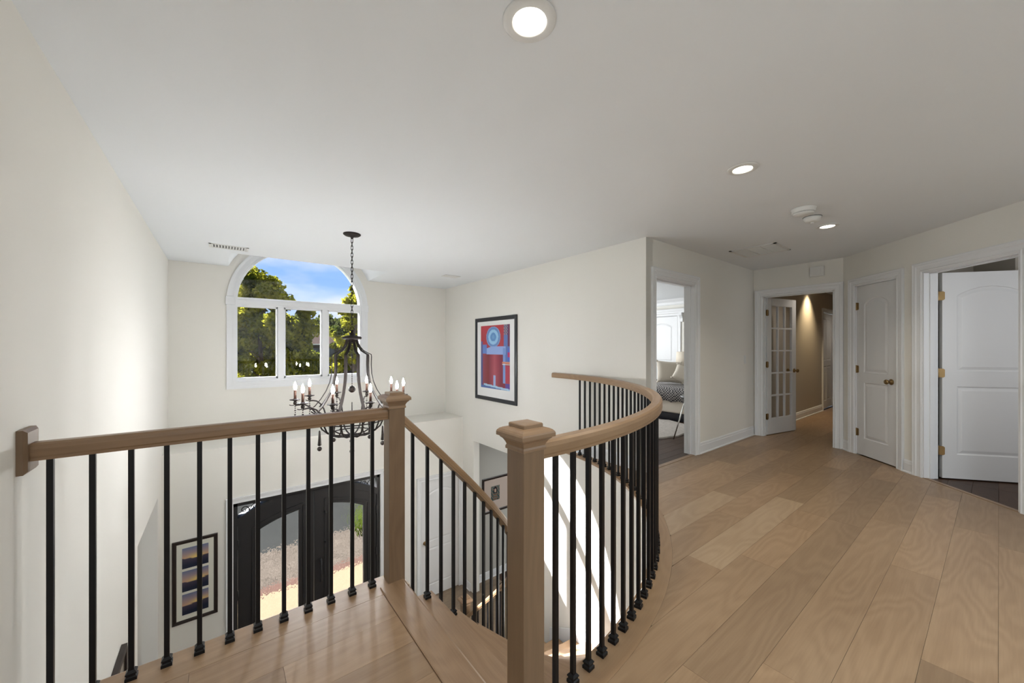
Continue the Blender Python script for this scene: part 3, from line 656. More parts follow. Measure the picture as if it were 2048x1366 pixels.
    mb.tube([(xc+sg*.15, .035, zt_-.04), (xc+sg*.2, .035, zt_-.035), (xc+sg*.26, .035, zt_-.012)], .006, 6); mb.build('scrollwork', 'doorblack', fd)
casing('trim_19', FD0, FD1, ZL, FDT, ((0, YF, 0), 0), 'white casing around the black double front door', w=.075)

# ---------------------------------------------------------------- arched window
wn = bpy.data.objects.new('window_1', None); COL.objects.link(wn); wn.location = (WC, YB, 0); struct(wn, 'tall arched window with three lower panes and a half-round light')
def rel(pts, y): return [(x-WC, y, z) for x, z in pts]
def apts(half, z0, r, n=28): return [(-half, z0)]+[(-r*cos(pi*k/n), WSP+r*sin(pi*k/n)) for k in range(n+1)]+[(half, z0)]
def framering(o, i, y0, y1):
    mb = MB(); n = len(o); ring = []
    for y, l in ((y1, o), (y0, o), (y0, i), (y1, i)): ring.append([(x, y, z) for x, z in l])
    mb.loft([*ring, ring[0]], caps=False); return mb
# casing profile: three steps
for j, (w0, w1, d) in enumerate(((.0, .022, .030), (.022, .062, .020), (.062, .095, .026))):
    framering(apts(WH+w1, WZ0-w1, WR+w1), apts(WH+w0, WZ0-w0, WR+w0), -d, 0).build('casing', 'trim', wn)
framering(apts(WH+.0, WZ0-.0, WR), apts(WH-.030, WZ0+.030, WR-.030), .0, .12).build('window_frame', 'trim', wn)
mb = MB(); mb.box(-WH+.01, WH-.01, .015, .11, 1.90, 2.015); mb.box(-WH+.01, WH-.01, .002, .03, 1.925, 1.985); mb.build('transom', 'trim', wn, bevel=.004)
for s in (-1, 1): MB().box(min(s*(WH-.005), s*(WH+.105)), max(s*(WH-.005), s*(WH+.105)), -.038, 0, 1.895, 2.015).build('corner_block', 'trim', wn, bevel=.004)
for x in (-.305, .305): MB().box(x-.040, x+.040, .012, .11, WZ0+.02, 1.905).build('mullion', 'trim', wn, bevel=.004)
for (a, b) in ((-.845, -.368), (-.242, .242), (.368, .845)):
    a -= .0; mb = MB(); z0, z1 = WZ0+.03, 1.90; w = .018
    e0, e1 = (a if a > -.8 else -.838)-.022, (b if b < .8 else .838)+.022
    mb.box(e0, a+w-.02, .03, .085, z0, z1); mb.box(b-w+.02, e1, .03, .085, z0, z1); mb.box(e0, e1, .03, .085, z0, z0+.028); mb.box(e0, e1, .03, .085, z1-.022, z1)
    sash = mb.build('sash', 'trim', wn); MB().box(a-.004, b+.004, .055, .061, z0+.02, z1-.015).build('pane', 'glass', sash)
hr = [(-.842*cos(pi*k/28), WSP+.842*sin(pi*k/28)) for k in range(29) if WSP+.842*sin(pi*k/28) > 2.01]
hr = [(-.84, 2.012)]+hr+[(.84, 2.012)]
mb = MB(); mb.prism(hr, .055, .061, axis='y'); mb.build('arched_pane', 'glass', wn)

# ---------------------------------------------------------------- staircase
st = thing('staircase', 'curved oak staircase winding down to the foyer below the landing', 'staircase', (CX, CY, ZL))
def cpol(r, d, z): return (r*cos(radians(d)), r*sin(radians(d)), z-ZL)
for k in range(1, 16):
    z = -RISE*k; a_f = A0+DA*k; a_b = A0+DA*(k-1)-1.0; n = 5
    mb = MB(); inner = [cpol(R_IN-.045, a_b+(a_f-a_b)*i/n, z) for i in range(n+1)]; outer_ = [cpol(R_WALL-.003, a_b+(a_f-a_b)*i/n, z) for i in range(n+1)]
    poly = [(p[0], p[1]) for p in inner]+[(p[0], p[1]) for p in outer_[::-1]]
    mb.prism(poly, z-.027-ZL, z-ZL)
    t = mb.build('tread', 'oak_tread', None); t.parent = st
    # turn local x along the tread for the grain: rotate mesh into object rotation
    am = radians((a_f+a_b)/2); R_ = Matrix.Rotation(-am, 4, 'Z'); t.data.transform(R_); t.rotation_euler = (0, 0, am)
    bv = t.modifiers.new('edge', 'BEVEL'); bv.width = .008; bv.segments = 2; bv.limit_method = 'ANGLE'
for k in range(0, 16):
    z = -RISE*k; a_f = A0+DA*k-.75 if k else A0-.2
    mb = MB(); th = .6; zt = z-.027-ZL if k else z-.030-ZL
    p = [cpol(R_IN-.03 if k else R_IN+.09, a_f, 0), cpol(R_WALL-.003, a_f, 0), cpol(R_WALL-.003, a_f-th, 0), cpol(R_IN-.03 if k else R_IN+.09, a_f-th, 0)]
    mb.prism([(q[0], q[1]) for q in p], zt-RISE+.028, zt-.0005); mb.build('riser', 'trim', st)
rings = []
for i in range(50):
    d = A0+2+(DA*15-1)*i/49; zl = -(d-A0)/DA*RISE
    rings.append([cpol(R_IN-.035, d, zl-.42), cpol(R_IN-.012, d, zl-.42), cpol(R_IN-.012, d, zl-.215), cpol(R_IN-.035, d, zl-.215)])
rings = [[(p[0], p[1], max(p[2], .001+.01*j)) for j, p in enumerate(r)] for r in rings]
mb = MB(); mb.loft(rings); mb.build('stringer', 'trim', st)

# ---------------------------------------------------------------- newel posts
def newel(name, label, x, y, zb, zt, grp=None):
    t = thing(name, label, 'newel post', (x, y, zb), 0, grp); h = zt-zb; b = .0445
    MB().box(-b, b, -b, b, 0, h-.078).build('post', 'oak_z', t, bevel=.003)
    mb = MB(); prof = [(b, h-.090), (b+.004, h-.088), (b+.004, h-.080), (b+.001, h-.074), (b+.004, h-.066), (b+.010, h-.056), (b+.017, h-.050), (b+.018, h-.046), (b+.026, h-.044), (b+.026, h-.032), (b+.024, h-.027), (b+.018, h-.021), (b+.010, h-.017), (b, h-.0145), (b-.004, h-.014), (b-.004, h-.004), (b-.006, h-.001), (0.0005, h)]
    mb.loft([[(-r, -r, z), (r, -r, z), (r, r, z), (-r, r, z)] for r, z in prof]); mb.build('cap', 'oak_rail2', t); return t
M['oak_rail2'] = wood('oak cap', (0.32, 0.21, 0.125), (0.20, 0.122, 0.07), 'x', 0.38, 0.03, grain=0.7)
newel('newel_post', 'oak newel post at the far landing corner where the two straight rails meet', .77, 2.075, .0, 1.046)
newel('newel_post', 'large near oak newel post with square cap in front of the curved rail', .803, .964, .0, 1.046)
e_ = pol(R_IN, 17.6); nb = newel('newel_post', 'short sunlit oak newel post at the foot of the stairs', e_[0], e_[1], ZL, -1.69)

# ---------------------------------------------------------------- railings
def bal_mesh(h):
    mb = MB(); mb.box(-.0084, .0084, -.0084, .0084, .01, h); return mb
def shoe_mb():
    mb = MB(); mb.loft([[(-r, -r, z), (r, -r, z), (r, r, z), (-r, r, z)] for r, z in ((.0175, 0), (.0175, .012), (.0135, .016), (.0135, .021), (.0165, .0235), (.0165, .028), (.010, .036))]); return mb
SH = shoe_mb().mesh('shoe', M['iron'])
def baluster(parent, x, y, z, h, rz, base=True, me=[None]):
    b = bal_mesh(h).build('baluster', 'iron', parent, (x, y, z), rz)
    s = bpy.data.objects.new('shoe', SH); COL.objects.link(s); s.parent = b
    return b
RP = [(-.030, .000), (.030, .000), (.030, .010), (.0325, .016), (.0325, .040), (.029, .054), (.018, .061), (-.018, .061), (-.029, .054), (-.0325, .040), (-.0325, .016), (-.030, .010)]
t = thing('landing_railing', 'straight railing on the left with oak rail and black balusters', 'railing', (XL, 2.075, 0))
mb = MB(); mb.sweep([(.022, 0, .900), (.77-.0445-XL, 0, .900)], RP); hr_ = mb.build('handrail', 'oak_rail', t)
mb = MB(); mb.loft([[(.0005, -.058-.0, .860), (.0005, .058, .860), (.0005, .058, 1.012), (.0005, -.058, 1.012)], [(.016, -.058, .860), (.016, .058, .860), (.016, .058, 1.012), (.016, -.058, 1.012)], [(.024, -.048, .870), (.024, .048, .870), (.024, .048, 1.002), (.024, -.048, 1.002)]]); mb.build('rosette', 'oak_z', t)
for i in range(12): baluster(t, -.482+.1027*i-XL, 0, .0005, .9, 0)
t = thing('curved_railing', 'curved railing with oak rail sweeping around the stairwell to the painting wall', 'railing', (CX, CY, 0))
def rail_r(d): return RB+.022 if d < -88 else RB
pts = [(RB*cos(radians(d)), RB*sin(radians(d)), .903) for d in np.arange(-92.6, -8.0, 1.0)]
# ease on to the wall
for d in np.arange(-8.0, 2.9, 1.0): pts.append((min(RB*cos(radians(d)), XR-.036-CX), RB*sin(radians(d)), .903))
mb = MB(); mb.sweep(pts, RP, smooth=False); o = mb.build('handrail', 'oak_uv', t)
d = -89.75; i = 0
while d < -7.5:
    baluster(t, RB*cos(radians(d)), RB*sin(radians(d)), .0005, .903, radians(d)); d += 2.235
t = thing('stair_railing', 'descending curved oak handrail with black balusters on the inner side of the stairs', 'railing', (CX, CY, 0))
RS = .0249
pts = [(R_IN*cos(radians(d)), R_IN*sin(radians(d)), .835-RS*(d+95.35)) for d in np.arange(-96.2, 15.9, 1.0)]
mb = MB(); mb.sweep(pts, RP); mb.build('handrail', 'oak_uv', t)
k = 0; d = -93.8
while d < 14.0:
    step = int((d-A0)//DA)+1; zt = -RISE*step; top = .835-RS*(d+95.35)
    baluster(t, R_IN*cos(radians(d)), R_IN*sin(radians(d)), zt+.0005, top-zt+.004, radians(d)); d += DA/2
# ---------------------------------------------------------------- chandelier
ch = thing('chandelier', 'large dark iron chandelier with ten candle lights hanging in the foyer', 'chandelier', (1.045, 3.986, ZC), radians(-14.7))
z0 = lambda z: z-ZC
MB().lathe([(.001, 0), (.083, -.0005), (.083, -.008), (.070, -.018), (.018, -.026), (.010, -.05), (.001, -.052)], 28).build('canopy', 'bronze', ch)
lk = None; zz = -.045; kk = 0
while zz > z0(1.50):
    L_ = .046; pts = [(.0095*cos(a)*1.0, 0, (L_/2-.0095)*(1 if sin(a) > 0 else -1)+.0095*sin(a)) for a in [2*pi*i/12+.01 for i in range(13)]]
    o = MB().tube(pts, .0028, 6).build('chain_link', 'bronze', ch, (0, 0, zz-L_/2), (pi/2 if kk % 2 else 0)+.35); zz -= L_-.010; kk += 1
MB().tube([(.0, 0, z0(1.50)), (.016, 0, z0(1.49)), (.019, 0, z0(1.475)), (.012, 0, z0(1.458)), (0, 0, z0(1.452)), (-.012, 0, z0(1.458)), (-.019, 0, z0(1.475)), (-.016, 0, z0(1.49)), (0, 0, z0(1.50))], .0035, 6).build('loop', 'bronze', ch)
MB().lathe([(.001, z0(1.472)), (.008, z0(1.470)), (.012, z0(1.452)), (.022, z0(1.43)), (.024, z0(1.415)), (.06, z0(1.410)), (.086, z0(1.402)), (.092, z0(1.390)), (.086, z0(1.378)), (.06, z0(1.372)), (.05, z0(1.355)), (.001, z0(1.352))], 28).build('crown', 'bronze', ch)
SP = [(.052, 1.385), (.060, 1.34), (.078, 1.30), (.110, 1.262), (.150, 1.238), (.182, 1.222), (.184, 1.20), (.182, 1.12), (.186, 1.03), (.202, .95), (.235, .865), (.280, .79), (.330, .725), (.375, .685)]
def strap_mb(P, w, t):
    mb = MB(); rings = []
    for i, (r, z) in enumerate(P):
        a = P[max(i-1, 0)]; b = P[min(i+1, len(P)-1)]; dx, dz = b[0]-a[0], b[1]-a[1]; l = hypot(dx, dz); nx, nz = -dz/l*t/2, dx/l*t/2; Z = z0(z)
        rings.append([(r+nx, -w/2, Z+nz), (r+nx, w/2, Z+nz), (r-nx, w/2, Z-nz), (r-nx, -w/2, Z-nz)])
    mb.loft(rings); return mb
strap = strap_mb(SP, .026, .008).mesh('strap', M['bronze'])
ARM = [(.500, .755), (.488, .742), (.455, .745), (.415, .742), (.37, .715), (.33, .665), (.305, .60), (.295, .545), (.27, .49), (.22, .445), (.15, .42), (.08, .412), (.03, .415)]
arm = MB().tube([(r, 0, z0(z)) for r, z in ARM], .0075, 7).mesh('arm', M['bronze'])
ARM2 = [(.375, .69), (.33, .655), (.25, .60), (.19, .56), (.165, .52), (.17, .475), (.20, .44)]
arm2 = MB().tube([(r, 0, z0(z)) for r, z in ARM2], .006, 6).mesh('brace', M['bronze'])
cur = MB().tube([(.50, 0, z0(.752)), (.515, 0, z0(.742)), (.535, 0, z0(.742)), (.548, 0, z0(.748))], .004, 6).mesh('curl', M['bronze'])
dish = MB().lathe([(.001, z0(.748)), (.012, z0(.75)), (.018, z0(.765)), (.010, z0(.778)), (.020, z0(.786)), (.046, z0(.792)), (.048, z0(.797)), (.020, z0(.796)), (.016, z0(.806)), (.001, z0(.806))], 20).mesh('dish', M['bronze'])
sleeve = MB().lathe([(.0115, z0(.80)), (.0115, z0(.888)), (.001, z0(.889))], 12).mesh('candle_sleeve', M['rust'])
flame = MB().lathe([(.004, z0(.887)), (.010, z0(.896)), (.0145, z0(.912)), (.0135, z0(.930)), (.008, z0(.948)), (.003, z0(.962)), (.001, z0(.968))], 12).mesh('flame_bulb', M['flame'])
beads = MB()
for i in range(7): beads.sphere((0, 0, z0(.735-.021*i)), .0062 if i % 2 else .0085, 8, 6)
beads.sphere((0, 0, z0(.735-.021*7.3)), .014, 10, 8); beads = beads.mesh('bead_strand', M['crystal'])
def child(name, me, parent, loc=(0, 0, 0), rz=0):
    o = bpy.data.objects.new(name, me); COL.objects.link(o); o.parent = parent; o.location = loc; o.rotation_euler = (0, 0, rz); return o
for i in range(10):
    a = 2*pi*i/10
    child('strap', strap, ch, rz=a); ar = child('arm', arm, ch, rz=a); child('curl', cur, ar); child('brace', arm2, ch, rz=a+pi/10)
    p = (.5*cos(a), .5*sin(a), 0); dsh = child('dish', dish, ch, p); child('candle_sleeve', sleeve, dsh); child('flame_bulb', flame, dsh)
    child('bead_strand', beads, ch, p)
    if i % 2 == 0:
        child('drop', MB().lathe([(.004, z0(.50)), (.008, z0(.49)), (.012, z0(.42)), (.018, z0(.36)), (.012, z0(.355)), (.001, z0(.352))], 10).sphere((0, 0, z0(.325)), .022, 12, 8).mesh('drop', M['crystal']), ch, (.30*cos(a-pi/10), .30*sin(a-pi/10), .0))
def ringmb(r, z, t=.006): return MB().tube([(r*cos(2*pi*k/40), r*sin(2*pi*k/40), z0(z)) for k in range(41)], t, 6)
ringmb(.297, .56).build('ring', 'bronze', ch); ringmb(.205, .44).build('ring', 'bronze', ch)
MB().lathe([(.001, z0(.43)), (.05, z0(.425)), (.055, z0(.412)), (.03, z0(.40)), (.012, z0(.38)), (.022, z0(.36)), (.022, z0(.345)), (.008, z0(.328)), (.001, z0(.325))], 16).build('finial', 'bronze', ch)
mb = MB(); zz = 1.35
while zz > .90: mb.sphere((0, 0, z0(zz)), .0055, 8, 6); zz -= .0175
mb.sphere((0, 0, z0(zz-.022)), .034, 16, 12); mb.build('centre_bead_strand', 'crystal', ch)

# ---------------------------------------------------------------- pictures
def framed(name, label, cat, loc, rz, w, h, fw, fd, matk, framek, prints, glass=False):
    """local x across, -y towards viewer, z up; prints: (x, z, w, h, fn, nx, nz)"""
    t = thing(name, label, cat, loc, rz)
    mb = MB()
    o = [(-w/2, -h/2), (w/2, -h/2), (w/2, h/2), (-w/2, h/2)]
    def ins(d): return [(-w/2+d, -h/2+d), (w/2-d, -h/2+d), (w/2-d, h/2-d), (-w/2+d, h/2-d)]
    rings = [[(x, y, z) for x, z in ins(d)] for d, y in ((0, -.001), (0, -fd*.8), (fw*.2, -fd), (fw*.75, -fd*.85), (fw, -fd*.5), (fw, -.004))]
    mb.loft(rings, caps=False); mb.build('frame', framek, t)
    MB().box(-w/2+fw*.6, w/2-fw*.6, -fd*.45, -.001, -h/2+fw*.6, h/2-fw*.6).build('mat', matk, t)
    for (x, z, pw, ph, fn, nx, nz) in prints:
        y = -fd*.45-.0015; vs = []; cols = []
        for j in range(nz+1):
            for i in range(nx+1):
                u, v = i/nx, j/nz; vs.append((x+(u-.5)*pw, y, z+(.5-v)*ph)); c = fn(u, v); cols.append(S(c))
        fs = [(j*(nx+1)+i, (j+1)*(nx+1)+i, (j+1)*(nx+1)+i+1, j*(nx+1)+i+1) for j in range(nz) for i in range(nx)]
        me = bpy.data.meshes.new('print'); me.from_pydata(vs, [], fs); me.materials.append(M['art'])
        ca = me.color_attributes.new('Col', 'FLOAT_COLOR', 'POINT'); ca.data.foreach_set('color', [q for c in cols for q in c])
        child('print', me, t)
    return t
def mixc(a, b, t): t = max(0, min(1, t)); return tuple(a[i]+(b[i]-a[i])*t for i in range(3))
rn = random.Random(11)
def art_abstract(u, v):
    c = mixc((176, 52, 66), (140, 42, 62), (v-.1)*1.2)
    if v > .46: c = mixc((128, 44, 66), (178, 82, 96), 1-abs(u-.5)*5) if u > .3 else mixc((150, 60, 90), (128, 40, 52), u*4)
    if u > .8 and v < .58:
        c = (96, 120, 178) if v > .04 else (60, 80, 110)
        if v < .16: c = (70, 96, 130) if sin(u*90)*sin(v*140) > 0 else (160, 130, 140)
        if u > .93 and .36 < v < .55: c = (190, 60, 110) if .42 < v < .50 else (90, 110, 200)
    if u > .93 and v < .33: c = (110, 60, 90)
    r = hypot((u-.45)/.245, (v-.185)/.165)
    if r < 1: c = (132, 172, 214)
    if r < .93: c = (104, 138, 196)
    if r < .72: c = (150, 198, 232)
    if r < .42: c = (96, 142, 200)
    if r < .2: c = (112, 160, 208)
    if .33+.06*max(0, (.2-abs(u-.2))*3) < v < .46 and .2 < u < .87: c = (146, 170, 222)
    if .30 < v < .45 and .06 < u < .22: c = (98, 128, 196)
    if u > .775 and u < .86 and .36 < v < .90: c = (122, 152, 210)
    if u < .07 and v > .25: c = (84, 88, 142)
    if u > .76 and .565 < v < .60: c = (222, 140, 110)
    if u > .76 and .60 < v < .612: c = (245, 238, 230)
    if u > .86 and .62 < v: c = (176, 66, 86) if v < .9 else (92, 72, 150)
    if .45 < u < .53 and .79 < v < .95: c = (160, 180, 222)
    w_ = .925+.05*u
    if w_ < v < w_+.03 and u > .1: c = (172, 206, 232)
    elif v >= w_+.03: c = (84, 108, 168)
    return c
framed('wall_painting', 'abstract red and blue print in black frame on the right foyer wall', 'painting', (XR-.0005, (5.505+4.362)/2, 1.105), -pi/2, 1.143, 1.355, .062, .028, 'mat', 'black', [(0.0, .035, .80, 1.02, art_abstract, 80, 110)])
def sunset(sh):
    def f(u, v):
        hz = .5+.05*sin(3*u+sh)
        if v < hz:
            t = v/hz; g = math.exp(-((u-.55-sh*.1)/.3)**2)
            c = mixc((112, 120, 152), (196, 156, 134), t*1.05); c = mixc(c, (250, 225, 120), g*max(0, (t-.5))*1.6)
            return c
        return mixc((74, 68, 82), (40, 44, 62), (v-hz)*3)
    return f
framed('photo_frame', 'dark frame with three sunset photographs beside the front door', 'picture', ((-.455-.03)/2, YF-.0005, -1.502), 0, .425, .985, .040, .022, 'matcream', 'espresso', [(0, .275, .245, .245, sunset(0), 10, 24), (0, 0, .245, .245, sunset(.5), 10, 24), (0, -.275, .245, .245, sunset(1.0), 10, 24)])
def portrait(u, v):
    c = mixc((88, 104, 104), (50, 72, 76), v) if sin(u*23+v*9)*sin(v*31) < .3 else (140, 120, 100)
    if hypot((u-.5)/.22, (v-.35)/.3) < 1: c = (46, 40, 46)
    if hypot((u-.5)/.11, (v-.33)/.13) < 1: c = (188, 160, 140)
    if v > .5 and abs(u-.5) < .22: c = (96, 118, 112) if sin(v*40) > 0 else (120, 84, 72)
    return c
framed('picture_frame', 'dark brown framed small portrait print with wide blush mat in the lower room', 'picture', (4.10, 5.7995, -1.46), 0, .62, .66, .045, .022, 'matpink', 'espresso', [(-.02, .02, .20, .27, portrait, 24, 32)])
t = thing('wall_mirror', 'thin dark and silver framed mirror on the left wall, seen edge-on at the bottom left', 'mirror', (XL+.0005, 3.30, -1.15), pi/2)
mb = MB(); mb.loft([[(x, y, z) for x, z in ((-.41+d, -.39+d), (.41-d, -.39+d), (.41-d, .39-d), (-.41+d, .39-d))] for d, y in ((0, -.001), (0, -.030), (.02, -.035), (.035, -.03), (.035, -.004))], caps=False); mb.build('frame', 'espresso', t)
MB().box(-.39, .39, -.022, -.001, -.37, .37).build('mirror_glass', 'silver', t)

# ---------------------------------------------------------------- ceiling and wall fittings
def downlight(x, y, label, energy, rad=.088):
    t = thing('downlight', label, 'ceiling light', (x, y, ZC), 0, 'recessed downlights in the hall ceiling')
    MB().lathe([(rad, -.0004), (rad, -.004), (rad*.93, -.008), (rad*.66, -.010), (rad*.62, -.006), (rad*.60, -.0015)], 40).build('trim_ring', 'white', t)
    MB().lathe([(rad*.61, -.0052), (rad*.60, -.0048), (.001, -.0045)], 36).build('lens', 'lampglow', t)
    l = lamp('downlight_beam', 'SPOT', (x, y, ZC-.02), energy, (1, .9, .74), spot_size=radians(125), spot_blend=.9, shadow_soft_size=.05); return t
downlight(.853, 1.003, 'recessed downlight nearest the camera at the top of the photo', 20, .094)
downlight(2.636, 1.001, 'recessed downlight in the middle of the hall ceiling', 20)
downlight(4.509, .985, 'recessed downlight farthest back, beyond the smoke detectors', 18)
t = thing('smoke_detector', 'larger round white smoke detector with two dark slots on the ceiling', 'smoke detector', (3.80, .985, ZC))
MB().lathe([(.086, -.0004), (.086, -.006), (.080, -.010), (.080, -.030), (.076, -.034)], 32).build('body', 'white', t)
MB().lathe([(.066, -.033), (.066, -.038)], 32).build('slot', 'ventdark', t); MB().lathe([(.072, -.037), (.068, -.048), (.05, -.054), (.001, -.055)], 32).build('cover', 'white', t)
t = thing('smoke_detector', 'smaller round white detector between the larger one and the far downlight', 'smoke detector', (4.10, 1.0, ZC))
MB().lathe([(.068, -.0004), (.068, -.004)], 28).build('base_plate', 'ventdark', t); MB().lathe([(.066, -.003), (.062, -.018), (.05, -.040), (.034, -.046), (.018, -.048), (.001, -.048)], 28).build('body', 'white', t); MB().lathe([(.012, -.047), (.012, -.056), (.001, -.057)], 14).build('sensor', 'white', t)
# return grille
t = thing('return_grille', 'square white return air grille in the hall ceiling by the french door', 'vent', (5.01, 1.72, ZC))
mb = MB(); a, b = .24, .24
mb.box(-a, a, -b, -b+.03, -.008, -.0005); mb.box(-a, a, b-.03, b, -.008, -.0005); mb.box(-a, -a+.03, -b, b, -.008, -.0005); mb.box(a-.03, a, -b, b, -.008, -.0005)
for y in (-.07, .07): mb.box(-a, a, y-.006, y+.006, -.006, -.0005)
mb.build('frame', 'white', t)
MB().box(-a+.03, a-.03, -b+.03, b-.03, -.0015, -.0005).build('backing', 'ceiling', t)
sl = MB().box(-.004, .004, -b+.03, b-.03, -.005, -.0016).mesh('louvre', M['white'])
for i in range(20): child('louvre', sl, t, (-a+.04+i*.0211, 0, 0))
def register(x, y, rz, label, w, h, name='ceiling_vent'):
    t = thing(name, label, 'vent', (x, y, ZC), rz)
    mb = MB(); e = .022; mb.box(-w/2, w/2, -h/2, -h/2+e, -.006, -.0005); mb.box(-w/2, w/2, h/2-e, h/2, -.006, -.0005); mb.box(-w/2, -w/2+e, -h/2, h/2, -.006, -.0005); mb.box(w/2-e, w/2, -h/2, h/2, -.006, -.0005); mb.build('frame', 'white', t)
    MB().box(-w/2+e, w/2-e, -h/2+e, h/2-e, -.0012, -.0005).build('backing', 'ventdark', t)
    n = 12; s = MB()._add([(-.012, -h/2+e, -.002), (.006, -h/2+e, -.009), (.006, h/2-e, -.009), (-.012, h/2-e, -.002), (-.012, -h/2+e, -.003), (.006, -h/2+e, -.010), (.006, h/2-e, -.010), (-.012, h/2-e, -.003)], [(0, 1, 2, 3), (4, 7, 6, 5), (0, 4, 5, 1), (1, 5, 6, 2), (2, 6, 7, 3), (3, 7, 4, 0)]).mesh('slat', M['white'])
    for i in range(n): child('slat', s, t, (-w/2+e+.012+i*(w-2*e-.02)/(n-1)-.0, 0, 0), 0)
    return t
register(.075, 5.37, radians(0), 'white supply register on the ceiling left of the arched window', .36, .20)
register(2.92, 5.38, 0, 'small white supply register on the ceiling near the right foyer corner', .26, .16)
# chime box and switch
t = thing('door_chime', 'white square chime box above the french door', 'door chime', (XF, 1.472, 2.30), -pi/2)
MB().box(-.075, .075, -.035, -.0005, -.065, .065).build('body', 'white', t, bevel=.005); MB().box(-.045, .045, -.0375, -.034, -.04, .04).build('cover', 'white', t, bevel=.001)
t = thing('light_switch', 'white wall switch left of the french door', 'switch', (5.955, YW, 1.12), 0)
MB().box(-.036, .036, -.006, -.0005, -.058, .058).build('plate', 'white', t, bevel=.002); MB().box(-.017, .017, -.010, -.005, -.033, .033).build('rocker', 'white', t, bevel=.002)
t = thing('light_switch', 'white wall switch beside the front door in the foyer', 'switch', (2.30, YF, -1.35), 0)
MB().box(-.036, .036, -.006, -.0005, -.058, .058).build('plate', 'white', t, bevel=.002); MB().box(-.017, .017, -.010, -.005, -.033, .033).build('rocker', 'white', t, bevel=.002)
# corridor spotlight washing the wall
t = thing('corridor_downlight', 'recessed light washing the corridor wall behind the french door', 'ceiling light', (8.75, 2.05, ZC))
MB().lathe([(.06, -.0005), (.06, -.005), (.04, -.008), (.038, -.003)], 24).build('trim_ring', 'white', t); MB().lathe([(.039, -.004), (.001, -.0035)], 20).build('lens', 'lampglow', t)
l = lamp('corridor_beam', 'SPOT', (8.75, 1.98, ZC-.02), 40, (1, .78, .48), spot_size=radians(95), spot_blend=1.0, shadow_soft_size=.03); aim(l, (0, .22, -1))
for x_ in (7.2, 10.4): lamp('corridor_downlight_beam', 'SPOT', (x_, 1.6, ZC-.02), 11, (1, .9, .78), spot_size=radians(130), spot_blend=.9, shadow_soft_size=.06)  # unseen spots added to brighten the corridor, without fixtures

# ---------------------------------------------------------------- bedroom
bed = thing('bed', 'bed with black and white dotted blanket seen through the bedroom doorway', 'bed', (7.1, 3.50, 0))
MB().box(-.80, .80, -1.02, 1.02, 0, .14).build('base', 'black', bed, bevel=.01)
MB().box(-.82, .82, -1.04, 1.04, .14, .40).build('box_spring', 'linen', bed, bevel=.03)
MB().box(-.80, .80, -1.02, 1.02, .40, .56).build('mattress', 'linen', bed, bevel=.04)
mb = MB(); n = 30; rings = []
for i in range(n+1):
    y = -.9+1.96*i/n; w = .012*sin(i*1.7)
    rings.append([(-.85+w, y, .345+w), (-.86+w, y, .50), (-.83, y, .575+w*.6), (-.75, y, .595), (.75, y, .60+w*.5), (.84, y, .57), (.85, y, .40), (.84, y, .40), (.82, y, .562), (-.75, y, .562), (-.82, y, .55), (-.835+w, y, .345+w)])
mb.loft(rings, smooth=True); mb.build('blanket', 'blanket', bed)
def pillow(name, label, loc, rot, w, h, t, mat, grp=None):
    r = thing(name, label, 'pillow', loc, 0, grp); r.rotation_euler = rot; mb = MB(); n = 14; top = []; bot = []
    for j in range(n+1):
        for i in range(n+1):
            u, v = i/n*2-1, j/n*2-1; k = ((1-u**4)*(1-v**4))**.5*t/2; p = 1-.06*(1-abs(u))*abs(v)**4; q = 1-.06*(1-abs(v))*abs(u)**4
            top.append((u*w/2*q, -k-.004, v*h/2*p)); bot.append((u*w/2*q, k+.004, v*h/2*p))
    N_ = (n+1)*(n+1); fs = []
    for j in range(n):
        for i in range(n):
            a = j*(n+1)+i; fs.append((a, a+1, a+n+2, a+n+1)); fs.append((N_+a, N_+a+n+1, N_+a+n+2, N_+a+1))
    for i in range(n):
        for a, b in ((i, i+1), (n*(n+1)+i+1, n*(n+1)+i)): fs.append((b, a, N_+a, N_+b))
        for a, b in ((i*(n+1), (i+1)*(n+1)), ): fs.append((a, b, N_+b, N_+a))
        a, b = i*(n+1)+n, (i+1)*(n+1)+n; fs.append((b, a, N_+a, N_+b))
    mb._add(top+bot, fs, True); mb.build('cover', mat, r)
    tm = MB()
    for sx in (-1, 1):
        for sz in (-1, 1): tm.sphere((sx*w/2*.98, 0, sz*h/2*.98), .02, 8, 6)
    tm.build('tassel', mat, r); return r
# rays to the bed: the visible slice is around y 3.6..4.1 at x 7.6
pillow('throw_pillow', 'cream throw pillow with dark stripes leaning on the bed, behind the fringed one', (6.80, 3.86, .825), (radians(-16), radians(4), radians(-38)), .48, .42, .14, 'linen')
pillow('throw_pillow', 'cream fringed triangular-looking pillow at the front of the bed', (6.60, 3.45, .80), (radians(-34), radians(24), radians(-60)), .38, .32, .12, 'linen')
t = thing('table_lamp', 'lamp with cream drum shade seen through the bedroom doorway', 'lamp', (8.18, 4.32, 0))
MB().lathe([(.001, .0), (.25, .0), (.25, .55), (.001, .56)], 4).build('nightstand_base', 'white', t) if False else None
MB().lathe([(.08, .62), (.08, .635), (.03, .65), (.05, .72), (.06, .78), (.02, .86), (.012, .93), (.001, .93)], 20).build('lamp_base', 'silver', t)
MB().lathe([(.155, .89), (.135, 1.20), (.131, 1.20), (.151, .89), (.155, .89)], 28).build('lamp_shade', 'shade', t)
t2 = thing('nightstand', 'white side table under the lamp at the far bedroom wall', 'nightstand', (8.18, 4.98 if False else 4.13, 0))
t2.location = (8.22, 4.32, 0)
MB().box(-.20, .20, -.22, .22, .04, .62).build('body', 'white', t2, bevel=.01); 
for z in (.12, .37): MB().box(-.215, -.19, -.20, .20, z, z+.21).build('drawer', 'white', t2, bevel=.003)
